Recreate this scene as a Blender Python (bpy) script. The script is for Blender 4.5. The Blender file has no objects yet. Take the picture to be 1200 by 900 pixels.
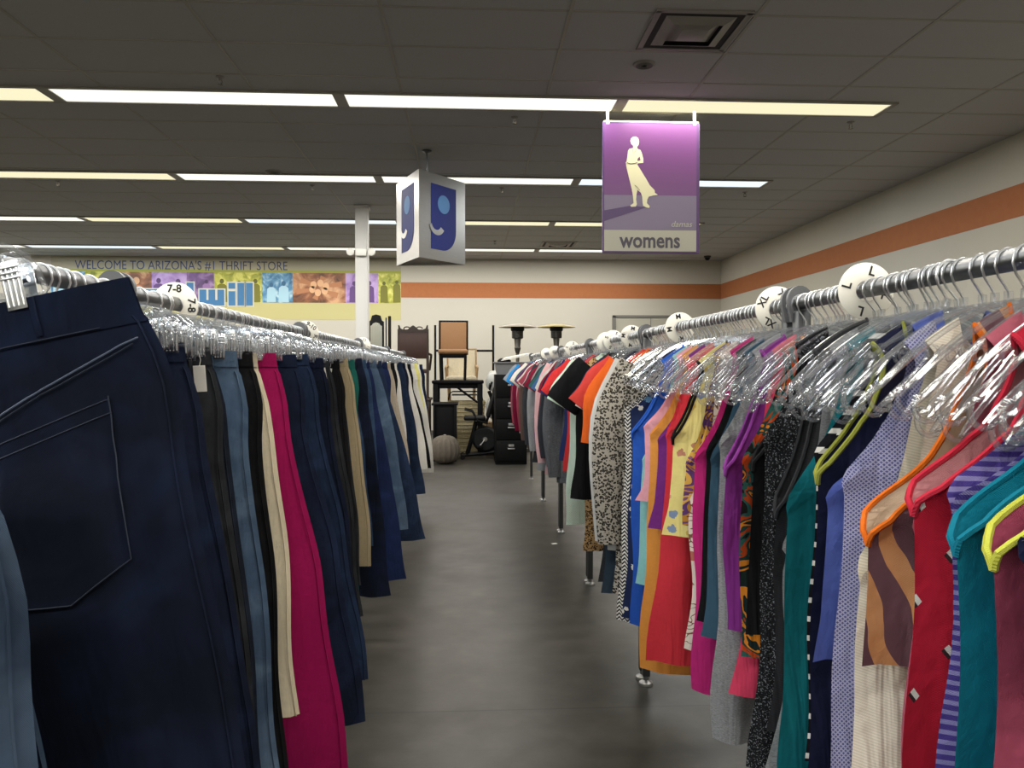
import bpy, bmesh, math, random
import numpy as np
from mathutils import Vector, Matrix
random.seed(7)
R = math.radians
PI = math.pi
scene = bpy.context.scene
COL = scene.collection

# ------------------------------------------------------------------ camera
EYE = 1.40
F = 915.0
YAW, PITCH = 3.13, 1.13
cam_d = bpy.data.cameras.new('camera')
cam = bpy.data.objects.new('camera', cam_d)
COL.objects.link(cam)
cam.location = (0, 0, EYE)
cam.rotation_euler = (R(90 - PITCH), 0, R(-YAW))
cam_d.sensor_width = 36
cam_d.lens = F / 1200 * 36
cam_d.clip_start = 0.02
scene.camera = cam
CM = cam.rotation_euler.to_matrix()

def at(px, py, Y):
    """point of the photograph's pixel (px, py) on the plane y = Y"""
    d = CM @ Vector(((px - 600) / F, (450 - py) / F, -1))
    k = Y / d.y
    return Vector((d.x * k, Y, EYE + d.z * k))

def at_z(px, py, Z):
    d = CM @ Vector(((px - 600) / F, (450 - py) / F, -1))
    k = (Z - EYE) / d.z
    return Vector((d.x * k, d.y * k, Z))

# ------------------------------------------------------------------ colours and materials
def lin(c):
    c = c / 255.0
    return c / 12.92 if c <= 0.04045 else ((c + 0.055) / 1.055) ** 2.4

def rgb(h):
    if isinstance(h, str):
        h = h.lstrip('#')
        h = tuple(int(h[i:i + 2], 16) for i in (0, 2, 4))
    return (lin(h[0]), lin(h[1]), lin(h[2]), 1)

MATS = {}
class NT:
    def __init__(s, name):
        s.m = bpy.data.materials.new(name)
        s.m.use_nodes = True
        s.t = s.m.node_tree
        s.b = s.t.nodes['Principled BSDF']
        s.out = s.t.nodes['Material Output']
    def n(s, typ, **kw):
        nd = s.t.nodes.new(typ)
        for k, v in kw.items():
            if k.startswith('i_'):
                nd.inputs[int(k[2:])].default_value = v
            else:
                setattr(nd, k, v)
        return nd
    def l(s, a, b):
        s.t.links.new(a, b)
    def ramp(s, fac, stops, interp='LINEAR'):
        r = s.n('ShaderNodeValToRGB')
        r.color_ramp.interpolation = interp
        el = r.color_ramp.elements
        while len(el) > 1:
            el.remove(el[0])
        el[0].position, el[0].color = stops[0]
        for p, c in stops[1:]:
            e = el.new(p)
            e.color = c
        s.l(fac, r.inputs[0])
        return r.outputs[0]
    def mix(s, fac, a, b):
        m = s.n('ShaderNodeMix', data_type='RGBA')
        if isinstance(fac, (int, float)): m.inputs[0].default_value = fac
        else: s.l(fac, m.inputs[0])
        for i, v in ((6, a), (7, b)):
            if isinstance(v, tuple): m.inputs[i].default_value = v
            else: s.l(v, m.inputs[i])
        return m.outputs[2]
    def math(s, op, a, b=0.0, c=None):
        m = s.n('ShaderNodeMath', operation=op)
        for i, v in enumerate((a, b) if c is None else (a, b, c)):
            if isinstance(v, (int, float)): m.inputs[i].default_value = v
            else: s.l(v, m.inputs[i])
        return m.outputs[0]
    def coords(s):
        tc = s.n('ShaderNodeTexCoord')
        return tc.outputs['Object']
    def xz(s):
        sp = s.n('ShaderNodeSeparateXYZ')
        s.l(s.coords(), sp.inputs[0])
        return sp.outputs[0], sp.outputs[2], sp.outputs[1]
    def flat(s):
        """object x,z as a 2D vector: a print laid on cloth"""
        x, z, y = s.xz()
        cb = s.n('ShaderNodeCombineXYZ')
        s.l(x, cb.inputs[0]); s.l(z, cb.inputs[1])
        return cb.outputs[0]
    def noise(s, scale, detail=3, vec=None, rough=0.55, dist=0.0):
        n_ = s.n('ShaderNodeTexNoise')
        n_.inputs['Scale'].default_value = scale
        n_.inputs['Detail'].default_value = detail
        n_.inputs['Roughness'].default_value = rough
        n_.inputs['Distortion'].default_value = dist
        s.l(vec if vec is not None else s.coords(), n_.inputs['Vector'])
        return n_.outputs[0]
    def vor(s, scale, vec=None, feature='F1', out=0, rand=1.0):
        n_ = s.n('ShaderNodeTexVoronoi', feature=feature)
        n_.inputs['Scale'].default_value = scale
        n_.inputs['Randomness'].default_value = rand
        s.l(vec if vec is not None else s.coords(), n_.inputs['Vector'])
        return n_.outputs[out]
    def bump(s, h, strength=0.3, dist=0.002):
        b_ = s.n('ShaderNodeBump')
        b_.inputs['Strength'].default_value = strength
        b_.inputs['Distance'].default_value = dist
        s.l(h, b_.inputs['Height'])
        s.l(b_.outputs[0], s.b.inputs['Normal'])
    def base(s, c):
        if isinstance(c, tuple): s.b.inputs['Base Color'].default_value = c
        else: s.l(c, s.b.inputs['Base Color'])
    def rough(s, v):
        s.b.inputs['Roughness'].default_value = v

def plain(name, col, rough=0.6, metal=0.0, spec=0.5, noise=0.0, nscale=20):
    if name in MATS: return MATS[name]
    t = NT(name)
    c = rgb(col)
    if noise:
        d = tuple(v * (1 - noise) for v in c[:3]) + (1,)
        t.base(t.mix(t.noise(nscale, 4), d, c))
    else:
        t.base(c)
    t.rough(rough)
    t.b.inputs['Metallic'].default_value = metal
    t.b.inputs['Specular IOR Level'].default_value = spec
    MATS[name] = t.m
    return t.m

def cloth_finish(t, rough=0.9):
    t.rough(rough)
    t.b.inputs['Specular IOR Level'].default_value = 0.12
    w = t.n('ShaderNodeTexWave', wave_type='BANDS', bands_direction='DIAGONAL')
    w.inputs['Scale'].default_value = 320
    t.l(t.coords(), w.inputs['Vector'])
    mp = t.n('ShaderNodeMapping'); mp.inputs['Scale'].default_value = (13, 13, 2.6)
    t.l(t.coords(), mp.inputs[0])
    drape = t.noise(1.0, 3, mp.outputs[0], dist=0.7)
    h = t.math('ADD', t.math('MULTIPLY', t.noise(28, 4), 1.6), t.math('MULTIPLY', w.outputs[1], 0.12))
    h = t.math('ADD', h, t.math('MULTIPLY', drape, 6.0))
    t.bump(h, 0.6, 0.007)

def fabric(pattern, *cols):
    key = 'fabric ' + pattern + ' ' + ' '.join(str(c) for c in cols)
    if key in MATS: return MATS[key]
    t = NT(key.replace('#', ''))
    c = [rgb(x) for x in cols]
    dark = lambda q, f: tuple(v * f for v in q[:3]) + (1,)
    fl = t.flat()
    if pattern == 'solid':
        t.base(t.mix(t.noise(60, 3), dark(c[0], 0.88), c[0]))
    elif pattern == 'heather':
        nz = t.n('ShaderNodeMapping'); nz.inputs['Scale'].default_value = (1, 1, 6)
        t.l(t.coords(), nz.inputs[0])
        t.base(t.ramp(t.noise(160, 4, nz.outputs[0]), [(0.35, c[0]), (0.65, c[1])]))
    elif pattern == 'denim':
        m_ = t.n('ShaderNodeMapping'); m_.inputs['Scale'].default_value = (1, 1, 0.12)
        t.l(t.coords(), m_.inputs[0])
        slub = t.noise(240, 4, m_.outputs[0])
        wear = t.noise(5.5, 4, dist=0.6)
        a = t.mix(slub, dark(c[0], 0.72), c[0])
        fade = c[1] if len(c) > 1 else tuple(min(1, v * 1.5) for v in c[0][:3]) + (1,)
        t.base(t.mix(t.ramp(wear, [(0.42, (0, 0, 0, 1)), (0.75, (1, 1, 1, 1))]), a, fade))
    elif pattern == 'stripe':            # cols: a, b ; horizontal bands
        x, z, y = t.xz()
        f = t.math('FRACT', t.math('MULTIPLY', z, 31))
        t.base(t.mix(t.math('GREATER_THAN', f, 0.72), c[0], c[1]))
    elif pattern == 'fine stripe':
        x, z, y = t.xz()
        f = t.math('FRACT', t.math('MULTIPLY', z, 85))
        t.base(t.mix(t.math('GREATER_THAN', f, 0.55), c[0], c[1]))
    elif pattern == 'rib':
        x, z, y = t.xz()
        s_ = t.math('SINE', t.math('MULTIPLY', t.math('ADD', z, t.math('MULTIPLY', x, 0.25)), 1500))
        t.base(t.mix(t.math('MULTIPLY_ADD', s_, 0.5, 0.5), dark(c[0], 0.80), c[0]))
    elif pattern == 'diagonal':          # broad curved bands
        x, z, y = t.xz()
        w_ = t.math('ADD', t.math('MULTIPLY', x, 15), t.math('MULTIPLY', z, 7))
        w_ = t.math('ADD', w_, t.math('MULTIPLY', t.noise(5, 2), 1.6))
        f = t.math('FRACT', w_)
        geo = t.n('ShaderNodeNewGeometry')
        t.base(t.mix(geo.outputs['Backfacing'], t.mix(t.math('GREATER_THAN', f, 0.55), c[0], t.mix(t.noise(25, 3), c[1], c[2])), c[3]))
    elif pattern == 'leopard':
        d = t.vor(120, fl)
        n_ = t.noise(190, 2, fl)
        ring = t.ramp(t.math('ADD', d, t.math('MULTIPLY', t.math('SUBTRACT', n_, 0.5), 0.45)),
                      [(0.0, c[1]), (0.20, c[1]), (0.24, c[2]), (0.46, c[2]), (0.52, c[0])])
        t.base(ring)
    elif pattern == 'chevron':
        x, z, y = t.xz()
        tri = t.math('PINGPONG', t.math('MULTIPLY', x, 60), 0.5)
        f = t.math('FRACT', t.math('ADD', t.math('MULTIPLY', z, 75), t.math('MULTIPLY', tri, 1.6)))
        t.base(t.mix(t.math('GREATER_THAN', f, 0.5), c[0], c[1]))
    elif pattern == 'floral':            # ground + scattered blossoms in the other colours
        d = t.n('ShaderNodeTexVoronoi'); d.inputs['Scale'].default_value = 27
        t.l(fl, d.inputs['Vector'])
        wob = t.math('ADD', d.outputs[0], t.math('MULTIPLY', t.math('SUBTRACT', t.noise(80, 2, fl), 0.5), 0.5))
        sp = t.n('ShaderNodeSeparateColor'); t.l(d.outputs[1], sp.inputs[0])
        k = len(c) - 1
        col = t.ramp(sp.outputs[0], [(i / k, c[1 + i]) for i in range(k)], 'CONSTANT')
        t.base(t.mix(t.math('LESS_THAN', wob, 0.30), c[0], col))
    elif pattern == 'splash':            # large interlocking blots
        n1 = t.noise(13, 2, fl, dist=1.2)
        st = [(0.0, c[0])]
        for i, q in enumerate(c[1:]):
            st.append((0.38 + 0.24 * i / max(1, len(c) - 2), q))
        t.base(t.ramp(n1, st, 'CONSTANT'))
    elif pattern == 'scroll':
        n1 = t.noise(16, 1, fl, dist=2.2)
        b = t.math('ABSOLUTE', t.math('SUBTRACT', n1, 0.5))
        sprig = t.vor(16, fl)
        a = t.mix(t.math('LESS_THAN', b, 0.022), c[0], c[1])
        t.base(t.mix(t.math('LESS_THAN', sprig, 0.2), a, c[2]))
    elif pattern == 'lattice':           # small linked-ring print
        v = t.vor(150, fl, rand=0.0)
        r_ = t.math('ABSOLUTE', t.math('SUBTRACT', v, 0.38))
        t.base(t.mix(t.math('LESS_THAN', r_, 0.13), c[0], c[1]))
    elif pattern == 'grid':
        b = t.n('ShaderNodeTexBrick')
        b.inputs['Scale'].default_value = 55
        b.inputs['Color1'].default_value = c[0]; b.inputs['Color2'].default_value = c[1]
        b.inputs['Mortar'].default_value = c[2]; b.inputs['Mortar Size'].default_value = 0.09
        t.l(fl, b.inputs['Vector'])
        t.base(b.outputs[0])
    elif pattern == 'speckle':
        t.base(t.mix(t.math('GREATER_THAN', t.noise(330, 2), 0.60), c[0], c[1]))
    elif pattern == 'triangle':          # sparse little two-tone gems on a ground
        x, z, y = t.xz()
        row = t.math('FLOOR', t.math('MULTIPLY', z, 17))
        xo = t.math('ADD', t.math('MULTIPLY', x, 15), t.math('MULTIPLY', t.math('MODULO', row, 2), 0.5))
        fx = t.math('SUBTRACT', t.math('FRACT', xo), 0.5)
        fz = t.math('SUBTRACT', t.math('FRACT', t.math('MULTIPLY', z, 17)), 0.5)
        dd = t.math('ADD', t.math('MULTIPLY', t.math('ABSOLUTE', fx), 1.7), t.math('ABSOLUTE', fz))
        inside = t.math('LESS_THAN', dd, 0.16)
        half = t.math('LESS_THAN', t.math('ADD', fx, t.math('MULTIPLY', fz, 0.6)), -0.02)
        gem = t.mix(half, c[1], c[2])
        geo = t.n('ShaderNodeNewGeometry')
        t.base(t.mix(geo.outputs['Backfacing'], t.mix(inside, c[0], gem), c[3]))
    cloth_finish(t)
    MATS[key] = t.m
    return t.m

def solid(c): return fabric('solid', c)

def make_clear():
    t = NT('clear plastic')
    tr = t.n('ShaderNodeBsdfTransparent'); tr.inputs[0].default_value = (0.965, 0.972, 0.975, 1)
    gl = t.n('ShaderNodeBsdfGlossy'); gl.inputs['Color'].default_value = (0.55, 0.56, 0.58, 1); gl.inputs['Roughness'].default_value = 0.07
    df = t.n('ShaderNodeBsdfTranslucent'); df.inputs[0].default_value = (0.85, 0.87, 0.9, 1)
    d2 = t.n('ShaderNodeBsdfDiffuse'); d2.inputs[0].default_value = (0.85, 0.87, 0.9, 1)
    ad = t.n('ShaderNodeMixShader', i_0=0.5); t.l(df.outputs[0], ad.inputs[1]); t.l(d2.outputs[0], ad.inputs[2])
    lw = t.n('ShaderNodeLayerWeight'); lw.inputs[0].default_value = 0.42
    m1 = t.n('ShaderNodeMixShader', i_0=0.07)
    t.l(tr.outputs[0], m1.inputs[1]); t.l(ad.outputs[0], m1.inputs[2])
    m2 = t.n('ShaderNodeMixShader')
    fac = t.math('MULTIPLY_ADD', lw.outputs[1], 0.55, 0.04)
    t.l(fac, m2.inputs[0]); t.l(m1.outputs[0], m2.inputs[1]); t.l(gl.outputs[0], m2.inputs[2])
    t.l(m2.outputs[0], t.out.inputs[0])
    return t.m
CLEAR = make_clear()
def make_film():
    t = NT('clear moulded web')
    tr = t.n('ShaderNodeBsdfTransparent'); tr.inputs[0].default_value = (0.97, 0.975, 0.98, 1)
    gl = t.n('ShaderNodeBsdfGlossy'); gl.inputs['Roughness'].default_value = 0.28; gl.inputs['Color'].default_value = (0.5, 0.5, 0.5, 1)
    lw = t.n('ShaderNodeLayerWeight'); lw.inputs[0].default_value = 0.25
    m2 = t.n('ShaderNodeMixShader')
    t.l(t.math('MULTIPLY_ADD', lw.outputs[1], 0.055, 0.006), m2.inputs[0]); t.l(tr.outputs[0], m2.inputs[1]); t.l(gl.outputs[0], m2.inputs[2])
    t.l(m2.outputs[0], t.out.inputs[0])
    return t.m
FILM = make_film()
CHROME = plain('hook steel', '#e2e5e8', 0.3, 1.0)
STEEL = plain('rack steel', '#77797b', 0.36, 1.0, noise=0.15, nscale=60)
DARKSTEEL = plain('rack upright steel', '#56585a', 0.42, 0.85)
CLIPSTEEL = plain('clip steel', '#d0d4d8', 0.25, 1.0)
BLACKP = plain('black plastic', '#0d0d0f', 0.5, spec=0.2)
BLACKM = plain('black metal', '#0a0b0c', 0.5, 0.0, spec=0.2)
WHITEP = plain('white plastic', '#e4e4dc', 0.4)
DISCM = plain('size disc plastic', '#ece9dd', 0.45)
INK = plain('black ink', '#141416', 0.5)
PAPER = plain('price tag card', '#e9e6df', 0.7)

# ------------------------------------------------------------------ mesh builder
class MB:
    def __init__(s):
        s.v = []; s.f = []; s.mi = []
    def add(s, vs, fs, mi=0):
        o = len(s.v)
        s.v.extend([tuple(v) for v in vs])
        s.f.extend([tuple(i + o for i in f) for f in fs])
        s.mi.extend([mi] * len(fs))
        return s
    def box(s, c, size, rot=None, mi=0):
        x, y, z = (q / 2 for q in size)
        vs = [Vector(p) for p in ((-x,-y,-z),(x,-y,-z),(x,y,-z),(-x,y,-z),(-x,-y,z),(x,-y,z),(x,y,z),(-x,y,z))]
        if rot is not None: vs = [rot @ v for v in vs]
        vs = [v + Vector(c) for v in vs]
        return s.add(vs, [(0,3,2,1),(4,5,6,7),(0,1,5,4),(1,2,6,5),(2,3,7,6),(3,0,4,7)], mi)
    def rbox(s, c, size, r=0.01, rot=None, mi=0, seg=2):
        bm = bmesh.new()
        bmesh.ops.create_cube(bm, size=1)
        for v in bm.verts: v.co = Vector((v.co.x * size[0], v.co.y * size[1], v.co.z * size[2]))
        bmesh.ops.bevel(bm, geom=bm.edges[:], offset=min(r, min(size) * 0.49), segments=seg, profile=0.5, affect='EDGES')
        bm.verts.index_update()
        vs = [(rot @ v.co if rot is not None else v.co) + Vector(c) for v in bm.verts]
        fs = [[v.index for v in f.verts] for f in bm.faces]
        bm.free()
        return s.add(vs, fs, mi)
    def tube(s, pts, r, n=8, closed=False, caps=True, mi=0, flat=None):
        pts = [Vector(p) for p in pts]
        m = len(pts)
        rs = r if isinstance(r, (list, tuple)) else [r] * m
        vs, fs = [], []
        up = None
        for i, p in enumerate(pts):
            if closed: d = pts[(i + 1) % m] - pts[i - 1]
            else: d = pts[min(i + 1, m - 1)] - pts[max(i - 1, 0)]
            if d.length < 1e-9: d = Vector((0, 0, 1))
            d.normalize()
            if up is None:
                up = Vector((0, 1, 0)) if abs(d.y) < 0.9 else Vector((1, 0, 0))
            a = (up - d * up.dot(d))
            if a.length < 1e-6: a = d.orthogonal()
            a.normalize(); b = d.cross(a); up = a
            for k in range(n):
                t = 2 * PI * k / n
                vs.append(p + a * (math.cos(t) * rs[i] * (flat or 1)) + b * (math.sin(t) * rs[i]))
        for i in range(m if closed else m - 1):
            j = (i + 1) % m
            for k in range(n):
                fs.append((i*n+k, i*n+(k+1)%n, j*n+(k+1)%n, j*n+k))
        if caps and not closed:
            fs.append(tuple(range(n))[::-1]); fs.append(tuple((m-1)*n+k for k in range(n)))
        return s.add(vs, fs, mi)
    def cyl(s, a, b, r, n=16, mi=0, r2=None):
        return s.tube([a, b], [r, r if r2 is None else r2], n, mi=mi)
    def lathe(s, prof, c=(0,0,0), n=24, mi=0, rot=None):
        vs, fs = [], []
        for (r, z) in prof:
            for k in range(n):
                t = 2 * PI * k / n
                p = Vector((r * math.cos(t), r * math.sin(t), z))
                if rot is not None: p = rot @ p
                vs.append(p + Vector(c))
        for i in range(len(prof) - 1):
            for k in range(n):
                fs.append((i*n+k, i*n+(k+1)%n, (i+1)*n+(k+1)%n, (i+1)*n+k))
        if prof[0][0] > 1e-5: fs.append(tuple(range(n))[::-1])
        if prof[-1][0] > 1e-5: fs.append(tuple((len(prof)-1)*n+k for k in range(n)))
        return s.add(vs, fs, mi)
    def prism(s, pts, y0, y1, mi=0):
        """an outline in x,z given thickness along y"""
        n = len(pts)
        vs = [(x, y0, z) for x, z in pts] + [(x, y1, z) for x, z in pts]
        fs = [tuple(range(n)), tuple(range(2*n-1, n-1, -1))]
        for k in range(n):
            fs.append((k, n + k, n + (k+1) % n, (k+1) % n))
        return s.add(vs, fs, mi)
    def grid(s, P, mi=0):
        a, b = len(P), len(P[0])
        vs = [p for row in P for p in row]
        return s.add(vs, [(i*b+j, i*b+j+1, (i+1)*b+j+1, (i+1)*b+j) for i in range(a-1) for j in range(b-1)], mi)
    def xform(s, M):
        s.v = [tuple(M @ Vector(v)) for v in s.v]
        return s
    def mesh(s, name, mats, smooth=True, merge=0.0, angle=40):
        me = bpy.data.meshes.new(name)
        me.from_pydata(s.v, [], s.f)
        for m in (mats if isinstance(mats, (list, tuple)) else [mats]): me.materials.append(m)
        bm = bmesh.new(); bm.from_mesh(me)
        if any(s.mi):
            for f, k in zip(bm.faces, s.mi): f.material_index = k
        if merge: bmesh.ops.remove_doubles(bm, verts=bm.verts, dist=merge)
        bmesh.ops.dissolve_degenerate(bm, dist=1e-6, edges=bm.edges)
        bmesh.ops.recalc_face_normals(bm, faces=bm.faces)
        if smooth:
            lim = R(angle)
            for f in bm.faces: f.smooth = True
            for e in bm.edges:
                if len(e.link_faces) == 2 and e.calc_face_angle(0) > lim: e.smooth = False
        bm.to_mesh(me); bm.free()
        return me
    def obj(s, name, mats, parent=None, smooth=True, merge=0.0, angle=40):
        return link(name, s.mesh(name, mats, smooth, merge, angle), parent)

def link(name, data, parent=None):
    o = bpy.data.objects.new(name, data)
    COL.objects.link(o)
    if parent is not None: o.parent = parent
    return o

LABELS = {}
def tag(o, label, cat, group=None):
    o['label'] = label; o['category'] = cat
    if group: o['group'] = group
    LABELS.setdefault(label, []).append(o)
    w = len(label.split())
    if not 4 <= w <= 16: print('LABEL LENGTH', w, label)
    return o

def thing(name, loc, label, cat, group=None, rz=0):
    o = link(name, None)
    o.location = loc; o.rotation_euler = (0, 0, rz)
    return tag(o, label, cat, group)

def struct(o):
    o['kind'] = 'structure'
    return o

def text_mesh(body, size, mat, name, depth=0.001, bold=0.0, shear=0.0, align='CENTER', spacing=1.0):
    c = bpy.data.curves.new('t', 'FONT')
    c.body = body; c.size = size; c.extrude = depth; c.offset = bold; c.shear = shear
    c.align_x = align; c.align_y = 'CENTER'; c.space_character = spacing
    c.resolution_u = 3
    o = bpy.data.objects.new('t', c)
    COL.objects.link(o)
    dg = bpy.context.evaluated_depsgraph_get()
    me = bpy.data.meshes.new_from_object(o.evaluated_get(dg))
    bpy.data.objects.remove(o); bpy.data.curves.remove(c)
    me.name = name
    me.materials.clear(); me.materials.append(mat)
    return me

def text_on(body, size, mat, name, parent, loc, rot=(PI/2, 0, 0), width=None, **kw):
    me = text_mesh(body, size, mat, name, **kw)
    o = link(name, me, parent)
    o.location = loc; o.rotation_euler = rot
    if width:
        xs = [v.co.x for v in me.vertices]
        o.scale = (width / (max(xs) - min(xs)), 1, 1)
    return o
# ------------------------------------------------------------------ cloth
def drop(x):
    return 0.13 * (min(abs(x), 0.26) / 0.2) ** 1.7

def smooth_interp(z, zc, vc, k=2):
    """controls (zc descending) sampled at z, corners softened"""
    v = np.interp(-np.array(z), -np.array(zc), np.array(vc))
    for _ in range(k):
        w = v.copy()
        w[1:-1] = 0.25 * v[:-2] + 0.5 * v[1:-1] + 0.25 * v[2:]
        v = w
    return v

HANG = {'Y': 0.0, 'gap': 0.06}
class Cloth:
    """front and back of a garment hanging in its own x-z plane, closed at the seams, open at armholes"""
    def __init__(s, z, xiF, xiB, xo, t, oc, ic, wt=None, fold=0.012, seed=0, n=9, twist=0.0, lean=0.0, wav=0.006, bulge=False):
        rn = random.Random(seed)
        s.z = np.array(z); M = len(z)
        s.xiF, s.xiB, s.xo, s.t, s.oc, s.ic = (np.array(q, float) for q in (xiF, xiB, xo, t, oc, ic))
        s.wt = np.zeros(M) if wt is None else np.array(wt, float)
        s.n = n
        s.fold, s.twist, s.lean = fold, twist, lean
        # neighbours on a packed rail nest: their folds run on slowly from one to the next
        q = HANG['Y']
        s.k1, s.k2 = 27 + 3 * math.sin(q * 0.9), 55 + 5 * math.sin(q * 0.7 + 1)
        s.p1, s.p2, s.p3 = 2.6 * math.sin(1.9 * q), 2.2 * math.sin(2.3 * q + 1), 2.0 * math.sin(1.6 * q + 2)
        s.m = 2.4 * math.sin(1.1 * q)
        s.fold *= min(1.0, HANG['gap'] / 0.05) * 0.4 + 0.6
        s.t = np.minimum(s.t, HANG['gap'] * 0.42) if not bulge else s.t
        h = (s.z[0] - s.z) / (s.z[0] - s.z[-1])
        s.h = h
        s.xl = s.xo * (1 + 0) + wav * h * np.sin(s.z * 17 + s.p3)
        s.xr = s.xo * (1 + 0) + wav * h * np.sin(s.z * 14 + s.p1)
    def yfold(s, x, z, h):
        a = s.fold * min(1.5, 0.2 + 1.9 * h)
        return a * (math.sin(s.k1 * x + s.p1 + s.m * z) + 0.45 * math.sin(s.k2 * x + s.p2 - s.m * 2 * z)) + 0.004 * math.sin(16 * z + s.p3)
    def put(s, x, y, z, h):
        a = s.twist * h
        x2 = x * math.cos(a) - y * math.sin(a) + s.lean * h
        y2 = x * math.sin(a) + y * math.cos(a)
        return (x2, y2, z)
    def point(s, j, side, face, u, lift=0.0):
        xi = (s.xiF if face < 0 else s.xiB)[j]
        xo = (s.xl if side < 0 else s.xr)[j]
        xi = min(xi, xo)
        x = side * (xi + (xo - xi) * u)
        a = math.sqrt(max(0.0, 1 - u ** 2.6)); b = math.sqrt(max(0.0, 1 - (1 - u) ** 2.6))
        yy = s.t[j] * (1 - s.oc[j] * (1 - a)) * (1 - s.ic[j] * (1 - b)) + lift
        z = s.z[j] - s.wt[j] * drop(x)
        return s.put(x, face * yy + s.yfold(x, z, s.h[j]), z, s.h[j])
    def on_front(s, x, z, lift=0.002):
        """a point on the camera-side face at x, z (where rows run level)"""
        j = int(np.argmin(np.abs(s.z - z)))
        side = -1 if x < 0 else 1
        xi = s.xiF[j]; xo = (s.xl if side < 0 else s.xr)[j]
        u = min(1.0, max(0.0, (abs(x) - xi) / max(1e-4, xo - xi)))
        zf = np.interp(-z, -s.z, np.arange(len(s.z)))
        j0 = int(zf); j1 = min(len(s.z) - 1, j0 + 1); f = zf - j0
        a = Vector(s.point(j0, side, -1, u, lift)); b = Vector(s.point(j1, side, -1, u, lift))
        return a.lerp(b, f)
    def mb(s, j0=0, j1=None, lift=0.0):
        j1 = len(s.z) if j1 is None else j1
        m = MB()
        for side in (-1, 1):
            for face in (-1, 1):
                m.grid([[s.point(j, side, face, i / s.n, lift) for i in range(s.n + 1)] for j in range(j0, j1)])
        return m
    def armhole(s, side):
        js = [j for j in range(len(s.z)) if s.oc[j] < 0.97]
        f = [s.point(j, side, -1, 1.0) for j in js]
        b = [s.point(j, side, 1, 1.0) for j in js]
        e = s.point(js[-1] + 1, side, -1, 1.0)
        return [e] + b[::-1] + f[1:] + [e]
    def neck(s):
        jf = [j for j in range(len(s.z)) if s.xiF[j] > 0.002]
        jb = [j for j in range(len(s.z)) if s.xiB[j] > 0.002]
        L = [s.point(j, -1, -1, 0.0) for j in jf]; Rr = [s.point(j, 1, -1, 0.0) for j in jf][::-1]
        Lb = [s.point(j, -1, 1, 0.0) for j in jb][1:][::-1]; Rb = [s.point(j, 1, 1, 0.0) for j in jb][1:]
        return L + Rr + Rb + Lb

def rows(top, mid, hem, a, b):
    return np.concatenate([np.linspace(top, mid, a, endpoint=False), np.linspace(mid, hem, b)])

def tank_cloth(hem, w=0.235, hemw=None, strap=(0.075, 0.125), under=-0.30, seed=0, fold=0.012, blouson=False, t=0.024, twist=0.0, **kw):
    hemw = hemw or w + 0.02
    z = np.concatenate([np.linspace(-0.057, under + 0.10, 9, endpoint=False), np.linspace(under + 0.10, under - 0.03, 14, endpoint=False), np.linspace(under - 0.03, hem, 13)])
    si, so = strap
    xo = smooth_interp(z, [-0.057, under + 0.13, under + 0.065, under + 0.02, under, under - 0.03, under - 0.2, hem], [so, so - 0.012, so + 0.004, so + 0.06, w - 0.01, w, w - 0.002, hemw], 1)
    xf = smooth_interp(z, [-0.057, -0.13, -0.19, -0.225, -0.245, hem], [si, si - 0.004, si - 0.02, si * 0.4, 0, 0], 1)
    xb = smooth_interp(z, [-0.057, -0.09, -0.13, -0.16, hem], [si, si - 0.005, si * 0.5, 0, 0], 1)
    za = -0.15
    q = np.clip((za - z) / (za - under), 0, 1)
    sweep = so - 0.012 * np.sin(PI * np.clip((-0.057 - z) / 0.12, 0, 1)) + (w - so) * q ** 2.1
    xo = np.where(z >= under, np.minimum(sweep, w), xo)
    xo[z < under] = np.maximum(xo[z < under], np.interp(-z[z < under], [-under, -under + 0.12], [w, w - 0.004]))if under > -0.5 and hem < under - 0.15 else xo[z < under]
    d_ = (under + 0.012 - z) / 0.03
    oc = np.where(z > under + 0.012, 0.0, np.clip(d_, 0, 1) ** 0.6)
    tt = smooth_interp(z, [-0.057, -0.09, -0.2, under, hem], [0, 0.009, t * 0.8, t, t * 0.9], 1)
    tt[0] = 0
    if blouson:
        xo = xo * np.interp(-z, [0.057, -hem - 0.16, -hem - 0.06, -hem], [1, 1.0, 0.9, 0.55])
    wt = np.interp(-z, [0.057, 0.24], [1, 0])
    return Cloth(z, xf, xb, xo, tt, oc, np.zeros(len(z)), wt, fold=fold, seed=seed, twist=twist, **kw)

def tee_cloth(hem, w=0.225, hemw=None, seed=0, fold=0.012, t=0.022, vneck=False, twist=0.0, **kw):
    hemw = hemw or w + 0.02
    z = rows(-0.054, -0.30, hem, 12, 13)
    xo = smooth_interp(z, [-0.054, -0.12, -0.26, -0.45, hem], [0.205, 0.212, w - 0.003, w, hemw], 1)
    d = 0.09 if vneck else 0.0
    xf = smooth_interp(z, [-0.054, -0.09, -0.13 - d, -0.145 - d, hem], [0.078, 0.068, 0.03, 0, 0], 1)
    xb = smooth_interp(z, [-0.054, -0.07, -0.085, hem], [0.078, 0.06, 0, 0], 0)
    tt = smooth_interp(z, [-0.054, -0.08, -0.2, hem], [0, 0.009, t, t * 0.9], 1)
    tt[0] = 0
    wt = np.interp(-z, [0.054, 0.33], [1, 0])
    return Cloth(z, xf, xb, xo, tt, np.ones(len(z)), np.zeros(len(z)), wt, fold=fold, seed=seed, twist=twist, **kw)

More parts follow.
